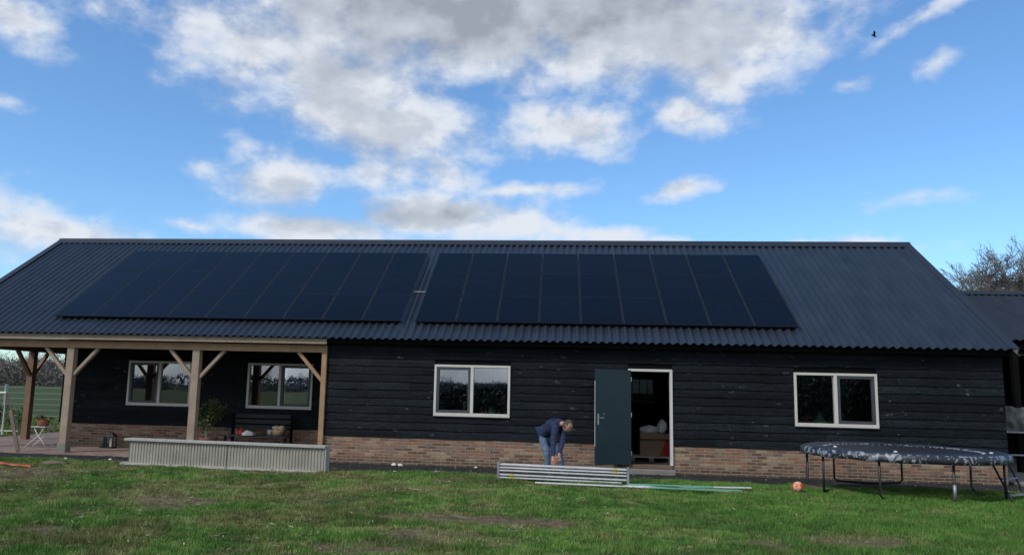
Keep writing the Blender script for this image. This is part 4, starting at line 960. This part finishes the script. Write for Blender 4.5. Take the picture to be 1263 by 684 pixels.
# far woods ring: bare trunks and twigs over dense undergrowth
def woods(name, n, ang0, ang1, rad0, rad1, h, mat, lab, seed, brush=1.0, conifer=False, ctr=(0, -18)):
    g = np.random.default_rng(seed); V = []; 
    a = np.radians(g.uniform(ang0, ang1, n)); r_ = g.uniform(rad0, rad1, n); X = ctr[0]+r_*np.sin(a); Y = ctr[1]+r_*np.cos(a); Hh = h*g.uniform(.75, 1.15, n)*(1+.18*np.sin(a*23)+.1*np.sin(a*61))
    for x, y, hh in zip(X, Y, Hh):
        k = 170
        # slivers: start on a stem, point up and outward
        if conifer:
            z = hh*(.04+.95*g.random(k*3)); rr = (1-z/hh)*hh*.26*np.sqrt(g.random(k*3)); th = g.uniform(0, 2*np.pi, k*3); L = .45*np.ones(k*3)
            p = np.stack([x+rr*np.cos(th), y+rr*np.sin(th), z], 1); d = np.stack([np.cos(th)*.8, np.sin(th)*.8, -.3+g.random(k*3)*.6], 1); w = .22
        else:
            z = hh*(.12+.72*g.random(k)); L = hh*.28*g.uniform(.4, 1, k)*(1.1-z/hh); rr = hh*.22*g.random(k); th = g.uniform(0, 2*np.pi, k)
            p = np.stack([x+rr*np.cos(th), y+rr*np.sin(th), z], 1); d = np.stack([np.cos(th)*.45, np.sin(th)*.45, np.ones(k)*.9], 1); w = .05
        e = np.cross(d, g.normal(size=p.shape)); e /= np.linalg.norm(e, axis=1)[:, None]
        V.append(np.stack([p-e*w, p+e*w, p+d*L[:, None]], 1).reshape(-1, 3))
        kb = int(230*brush)
        if kb:
            zb = h*.55*g.random(kb)**1.3; p = np.stack([x+g.normal(0, 3, kb), y+g.normal(0, 2.2, kb), zb], 1); d = g.normal(size=p.shape); d[:, 2] = abs(d[:, 2]); d /= np.linalg.norm(d, axis=1)[:, None]
            e = np.cross(d, g.normal(size=p.shape)); e /= np.linalg.norm(e, axis=1)[:, None]; V.append(np.stack([p-e*.11, p+e*.11, p+d*1.1], 1).reshape(-1, 3))
        ht = hh*.85; e = np.array([.1, 0, 0]); p = np.array([x, y, 0]); V.append(np.stack([p-e, p+e, p+np.array([0, 0, ht])])); V.append(np.stack([p-e[[1,0,2]], p+e[[1,0,2]], p+np.array([0, 0, ht])]))
    v = np.concatenate(V); o = np_mesh(name, v, np.arange(len(v)).reshape(-1, 3), mat, smooth=False); tag(o, lab, 'woods', kind='stuff'); return o
woods('woods', 330, -75, -5, 185, 235, 9.5, FARBARK, 'grey-brown leafless wood on the horizon beyond the field', 3)
woods('woods', 120, 8, 60, 150, 190, 7.0, FARBARK, 'leafless wood far behind the shed', 4)
woods('woods', 190, 95, 275, 130, 160, 4.4, FARBARK, 'line of leafless trees behind the viewpoint, mirrored in the windows', 5, 1.4)
woods('woods', 60, 118, 160, 30, 48, 8.5, CONIFER, 'dense dark evergreens behind the viewpoint, mirrored in the right window', 6, 1.0, conifer=True)

# unclipped hedge behind the viewpoint
def hedge():
    g = np.random.default_rng(12); V = []
    for x in np.arange(-15, 34, .55):
        y = -35+g.normal(0, 1.2); hh = (1.55 if x < 8 else 3.6)*g.uniform(.8, 1.12)+.2*np.sin(x*1.7); k = 420
        p = np.stack([x+g.normal(0, .6, k), y+g.normal(0, .7, k), hh*g.random(k)**.8], 1); d = g.normal(size=p.shape); d[:, 2] = abs(d[:, 2])*1.6; d /= np.linalg.norm(d, axis=1)[:, None]
        e = np.cross(d, g.normal(size=p.shape)); e /= np.linalg.norm(e, axis=1)[:, None]; V.append(np.stack([p-e*.05, p+e*.05, p+d*.45], 1).reshape(-1, 3))
        k = 26; p = np.stack([x+g.normal(0, .4, k), y+g.normal(0, .4, k), hh*g.uniform(.6, 1, k)], 1); d = g.normal(size=p.shape)*[.35, .35, .1]+[0, 0, 1]; e = np.cross(d, g.normal(size=p.shape)); e /= np.linalg.norm(e, axis=1)[:, None]
        V.append(np.stack([p-e*.012, p+e*.012, p+d*g.uniform(.2, .8, k)[:, None]], 1).reshape(-1, 3))
    v = np.concatenate(V); o = np_mesh('hedge', v, np.arange(len(v)).reshape(-1, 3), CONIFER, smooth=False); tag(o, 'ragged dark hedge behind the viewpoint, mirrored in the barn windows', 'hedge', kind='stuff')
hedge()
# bird
c = V3(onY(1078.5, 45, 26)); bd = empty('bird', c, 'small dark bird flying high in the blue sky at the upper right', 'bird')
skin('body', [c+V3((-.16, 0, .05)), c, c+V3((.14, 0, -.05)), c+V3((.24, 0, -.04)), c+V3((-.30, 0, .09))], [(0,1),(1,2),(2,3),(0,4)], [.035, .06, .045, .018, .03], BLACKM, bd, 1, 1)
for s in (-1, 1):
    m = MB(); m.add([c+V3((.08, .03*s, .02)), c+V3((-.10, .03*s, .03)), c+V3((-.16, .22*s, .34)), c+V3((.04, .20*s, .30)), c+V3((-.18, .40*s, .46))], [(0,1,2,3), (3,2,4)])
    v = list(m.v); m.add([(p[0], p[1], p[2]-.012) for p in v], [(3,2,1,0), (4,2,3)]); m.build('wing', BLACKM, bd)

bd.scale = (.6, .6, .6)
# ------------------------------------------------------------------ SKY, SUN, CAMERA
SUN_EL, SUN_AZ = R(44), R(224)      # azimuth measured from +Y towards +X: the sun stands behind the camera, to the left
wd = bpy.data.worlds.new('World'); SC.world = wd; wd.use_nodes = True; t = NT(wd.node_tree); t.n.clear()
sky = t.node('ShaderNodeTexSky'); sky.sky_type = 'NISHITA'; sky.sun_disc = False; sky.sun_elevation = SUN_EL; sky.sun_rotation = SUN_AZ
sky.air_density = 1.0; sky.dust_density = .35; sky.ozone_density = 1.6; sky.altitude = 0
D = t.node('ShaderNodeTexCoord').outputs['Generated']
nm = t.node('ShaderNodeVectorMath', operation='NORMALIZE'); t.l.new(D, nm.inputs[0]); D = nm.outputs[0]
sp = t.node('ShaderNodeSeparateXYZ'); t.l.new(D, sp.inputs[0])
az = t.math('ARCTAN2', sp.outputs[0], sp.outputs[1]); el_ = t.math('ARCSINE', sp.outputs[2])
P0 = t.node('ShaderNodeCombineXYZ'); t.l.new(az, P0.inputs[0]); t.l.new(el_, P0.inputs[1]); P0 = P0.outputs[0]
# puffy cloud warp
def vadd(a, b, op='ADD'):
    nd = t.node('ShaderNodeVectorMath', operation=op); t.l.new(a, nd.inputs[0])
    if isinstance(b, bpy.types.NodeSocket): t.l.new(b, nd.inputs[1])
    else: nd.inputs[1].default_value = b
    return nd.outputs[0]
Ds = t.scaled(P0, (1, 1.5, 1))
w1 = t.noise(Ds, 7, 5, .6, out=1)
warp = t.scaled(vadd(w1, (-.5, -.5, -.5)), (.10, .05, 0)); PW_ = vadd(P0, warp)
BLOBS = [(-0.102, 0.469, 0.437, 0.088, -1, 1.5), (-0.416, 0.407, 0.108, 0.064, -11, 1.0), (-0.291, 0.364, 0.156, 0.067, -21, 1.2), (-0.205, 0.331, 0.116, 0.049, -1, 1.0), (-0.356, 0.256, 0.079, 0.035, 4, 0.9), (-0.244, 0.264, 0.062, 0.026, -1, 0.6), (0.134, 0.426, 0.236, 0.065, 3, 1.2), (0.008, 0.325, 0.116, 0.03, 1, 1.0), (0.153, 0.34, 0.06, 0.025, -1, 0.8), (0.213, 0.382, 0.078, 0.032, -1, 0.8), (0.338, 0.361, 0.028, 0.012, -1, 0.6), (-0.159, 0.22, 0.126, 0.031, 3, 1.2), (-0.302, 0.192, 0.131, 0.02, -1, 0.9), (-0.074, 0.206, 0.105, 0.027, -1, 1.1), (-0.139, 0.268, 0.063, 0.03, -31, 0.7), (-0.054, 0.248, 0.105, 0.013, 3, 0.75), (0.147, 0.251, 0.046, 0.014, 13, 0.95), (0.056, 0.194, 0.063, 0.017, -1, 1.3), (-0.62, 0.161, 0.103, 0.036, -5, 1.1), (-0.462, 0.187, 0.031, 0.009, -1, 0.5), (-0.458, 0.253, 0.022, 0.008, -16, 0.35), (-0.666, 0.392, 0.051, 0.02, -21, 0.7), (-0.568, 0.423, 0.07, 0.019, -6, 0.55), (0.43, 0.412, 0.097, 0.009, 19, 0.5), (0.444, 0.367, 0.03, 0.01, -1, 0.4), (0.412, 0.214, 0.04, 0.008, -1, 0.4), (0.141, 0.186, 0.069, 0.009, -1, 0.7), (0.283, 0.18, 0.054, 0.006, -1, 0.5), (0.361, 0.174, 0.05, 0.006, -1, 0.5), (-0.67, 0.3, 0.017, 0.007, -1, 0.35), (0.41, 0.166, 0.032, 0.009, -1, 0.5)]
DARK = [(-0.058, 0.479, 0.327, 0.073, -1, 1.0), (-0.209, 0.427, 0.172, 0.056, -1, 0.6), (-0.242, 0.214, 0.113, 0.018, -1, 1.0), (-0.138, 0.221, 0.053, 0.018, -1, 0.7), (-0.278, 0.311, 0.135, 0.034, -16, 0.45), (-0.325, 0.241, 0.06, 0.016, -1, 0.4), (0.133, 0.407, 0.102, 0.023, 7, 0.3)]
BRIGHT = [(0.056, 0.192, 0.051, 0.018, -1, 1.0), (-0.053, 0.206, 0.063, 0.016, -1, 0.9), (-0.137, 0.197, 0.073, 0.012, -1, 0.7), (-0.463, 0.39, 0.047, 0.041, -1, 0.6), (-0.372, 0.356, 0.06, 0.019, -1, 0.5), (-0.357, 0.265, 0.07, 0.014, -1, 0.5), (-0.142, 0.353, 0.096, 0.014, -1, 0.5), (-0.614, 0.183, 0.064, 0.011, -1, 0.5), (0.007, 0.422, 0.064, 0.019, -1, 0.4)]
def field(L, vec, grow=1.0):
    acc = None
    for a, e, ra, re, rot, w in L:
        mp = t.node('ShaderNodeMapping', vector_type='TEXTURE'); t.l.new(vec, mp.inputs[0])
        mp.inputs['Location'].default_value = (a, e, 0); mp.inputs['Rotation'].default_value = (0, 0, R(rot)); mp.inputs['Scale'].default_value = (ra*grow, re*grow, 1)
        ln_ = t.node('ShaderNodeVectorMath', operation='LENGTH'); t.l.new(mp.outputs[0], ln_.inputs[0])
        v = t.math('MULTIPLY', t.math('SUBTRACT', 1.0, ln_.outputs['Value']), w)
        acc = v if acc is None else t.math('SMOOTH_MAX', acc, v, .15)
    return acc
dens = field(BLOBS, PW_, 1.12)
# cover outside the framed part of the sky
edge = t.math('MAXIMUM', t.smooth(t.math('ABSOLUTE', t.math('ADD', az, .08)), 1.0, 1.4), t.smooth(el_, .47, .60))
big = t.noise(Ds, 1.6, 3, .55)
gen = t.math('ADD', t.math('MULTIPLY', t.math('SUBTRACT', big, t.math('MULTIPLY_ADD', t.smooth(sp.outputs[1], -.25, .3), .40, .36)), 6), t.math('MULTIPLY_ADD', edge, 4, -4))
dens = t.math('MAXIMUM', dens, gen)
n_f = t.noise(Ds, 13, 9, .57); n_m = t.noise(Ds, 6.5, 6, .6)
dd = t.math('ADD', dens, t.math('ADD', t.math('MULTIPLY', t.math('SUBTRACT', n_f, .5), 1.35), t.math('MULTIPLY', t.math('SUBTRACT', n_m, .5), 1.5)))
alpha = t.smooth(dd, -.22, .80); alpha = t.math('MULTIPLY', alpha, .95)
# relief: difference of the noise towards the light above
offs = vadd(Ds, (.010, -.022, 0))
n_o = t.noise(offs, 13, 9, .57); relief = t.math('MULTIPLY', t.math('SUBTRACT', n_o, n_f), -1.1)
n_o2 = t.noise(vadd(Ds, (.02, -.045, 0)), 6.5, 6, .6); relief2 = t.math('MULTIPLY', t.math('SUBTRACT', n_o2, n_m), -1.8)
dark = field(DARK, PW_, 1.35)
thick = t.smooth(dd, .35, 1.6)
sh = t.math('ADD', t.math('MULTIPLY', t.smooth(dark, -.35, 1.0), .72), t.math('MULTIPLY', thick, .30))
sh = t.math('ADD', t.math('ADD', sh, t.math('MULTIPLY', relief, -1)), t.math('MULTIPLY', relief2, -1), clamp=True)
bright = field(BRIGHT, PW_, 1.3)
sh = t.math('SUBTRACT', sh, t.math('MULTIPLY', t.smooth(bright, 0, .7), .45), clamp=True)
cc = t.ramp(sh, [(0, (.70, .735, .79)), (.3, (.53, .57, .64)), (.65, (.43, .465, .525)), (1, (.31, .335, .385))])
STR = .12; CL = 1/STR*.92
cs = t.node('ShaderNodeVectorMath', operation='SCALE'); t.l.new(cc, cs.inputs[0]); cs.inputs['Scale'].default_value = CL
skc = t.mix(1.0, sky.outputs[0], (.75, 1.03, 1.25), "MULTIPLY")
bg = t.node('ShaderNodeBackground', ins={'Strength': STR, 'Color': t.mix(alpha, skc, cs.outputs[0])})
o_ = t.node('ShaderNodeOutputWorld'); t.l.new(bg.outputs[0], o_.inputs[0])
wd.cycles.sampling_method = 'MANUAL'; wd.cycles.sample_map_resolution = 512
sl = bpy.data.lights.new('sun', 'SUN'); sl.energy = 1.7; sl.angle = R(7); sl.color = (1, .95, .88)
so_ = bpy.data.objects.new('sun', sl); COL.objects.link(so_)
sdir = V3((math.sin(SUN_AZ)*math.cos(SUN_EL), math.cos(SUN_AZ)*math.cos(SUN_EL), math.sin(SUN_EL)))
so_.rotation_euler = sdir.to_track_quat('Z', 'Y').to_euler(); so_.location = (0, -10, 20)

cam = bpy.data.cameras.new('camera'); co = bpy.data.objects.new('camera', cam); COL.objects.link(co); SC.camera = co
u0 = 631.5+CX; F = V3(ray(u0, 342)); Rx = V3(ray(u0+F_PX, 342))-F; Uy = F-V3(ray(u0, 342+F_PX)); 
Mx = Matrix((Rx, Uy, -F)).transposed().to_4x4(); Mx.translation = V3(CAM); co.matrix_world = Mx
cam.sensor_width = 36; cam.lens = F_PX/1263*36; cam.shift_x = -CX/1263; cam.clip_start = .1; cam.clip_end = 3000
SC.view_settings.view_transform = 'Standard'; SC.view_settings.look = 'None'; SC.view_settings.exposure = .3; SC.view_settings.gamma = 1
SC.render.engine = 'CYCLES'; SC.cycles.max_bounces = 6; SC.cycles.transparent_max_bounces = 12
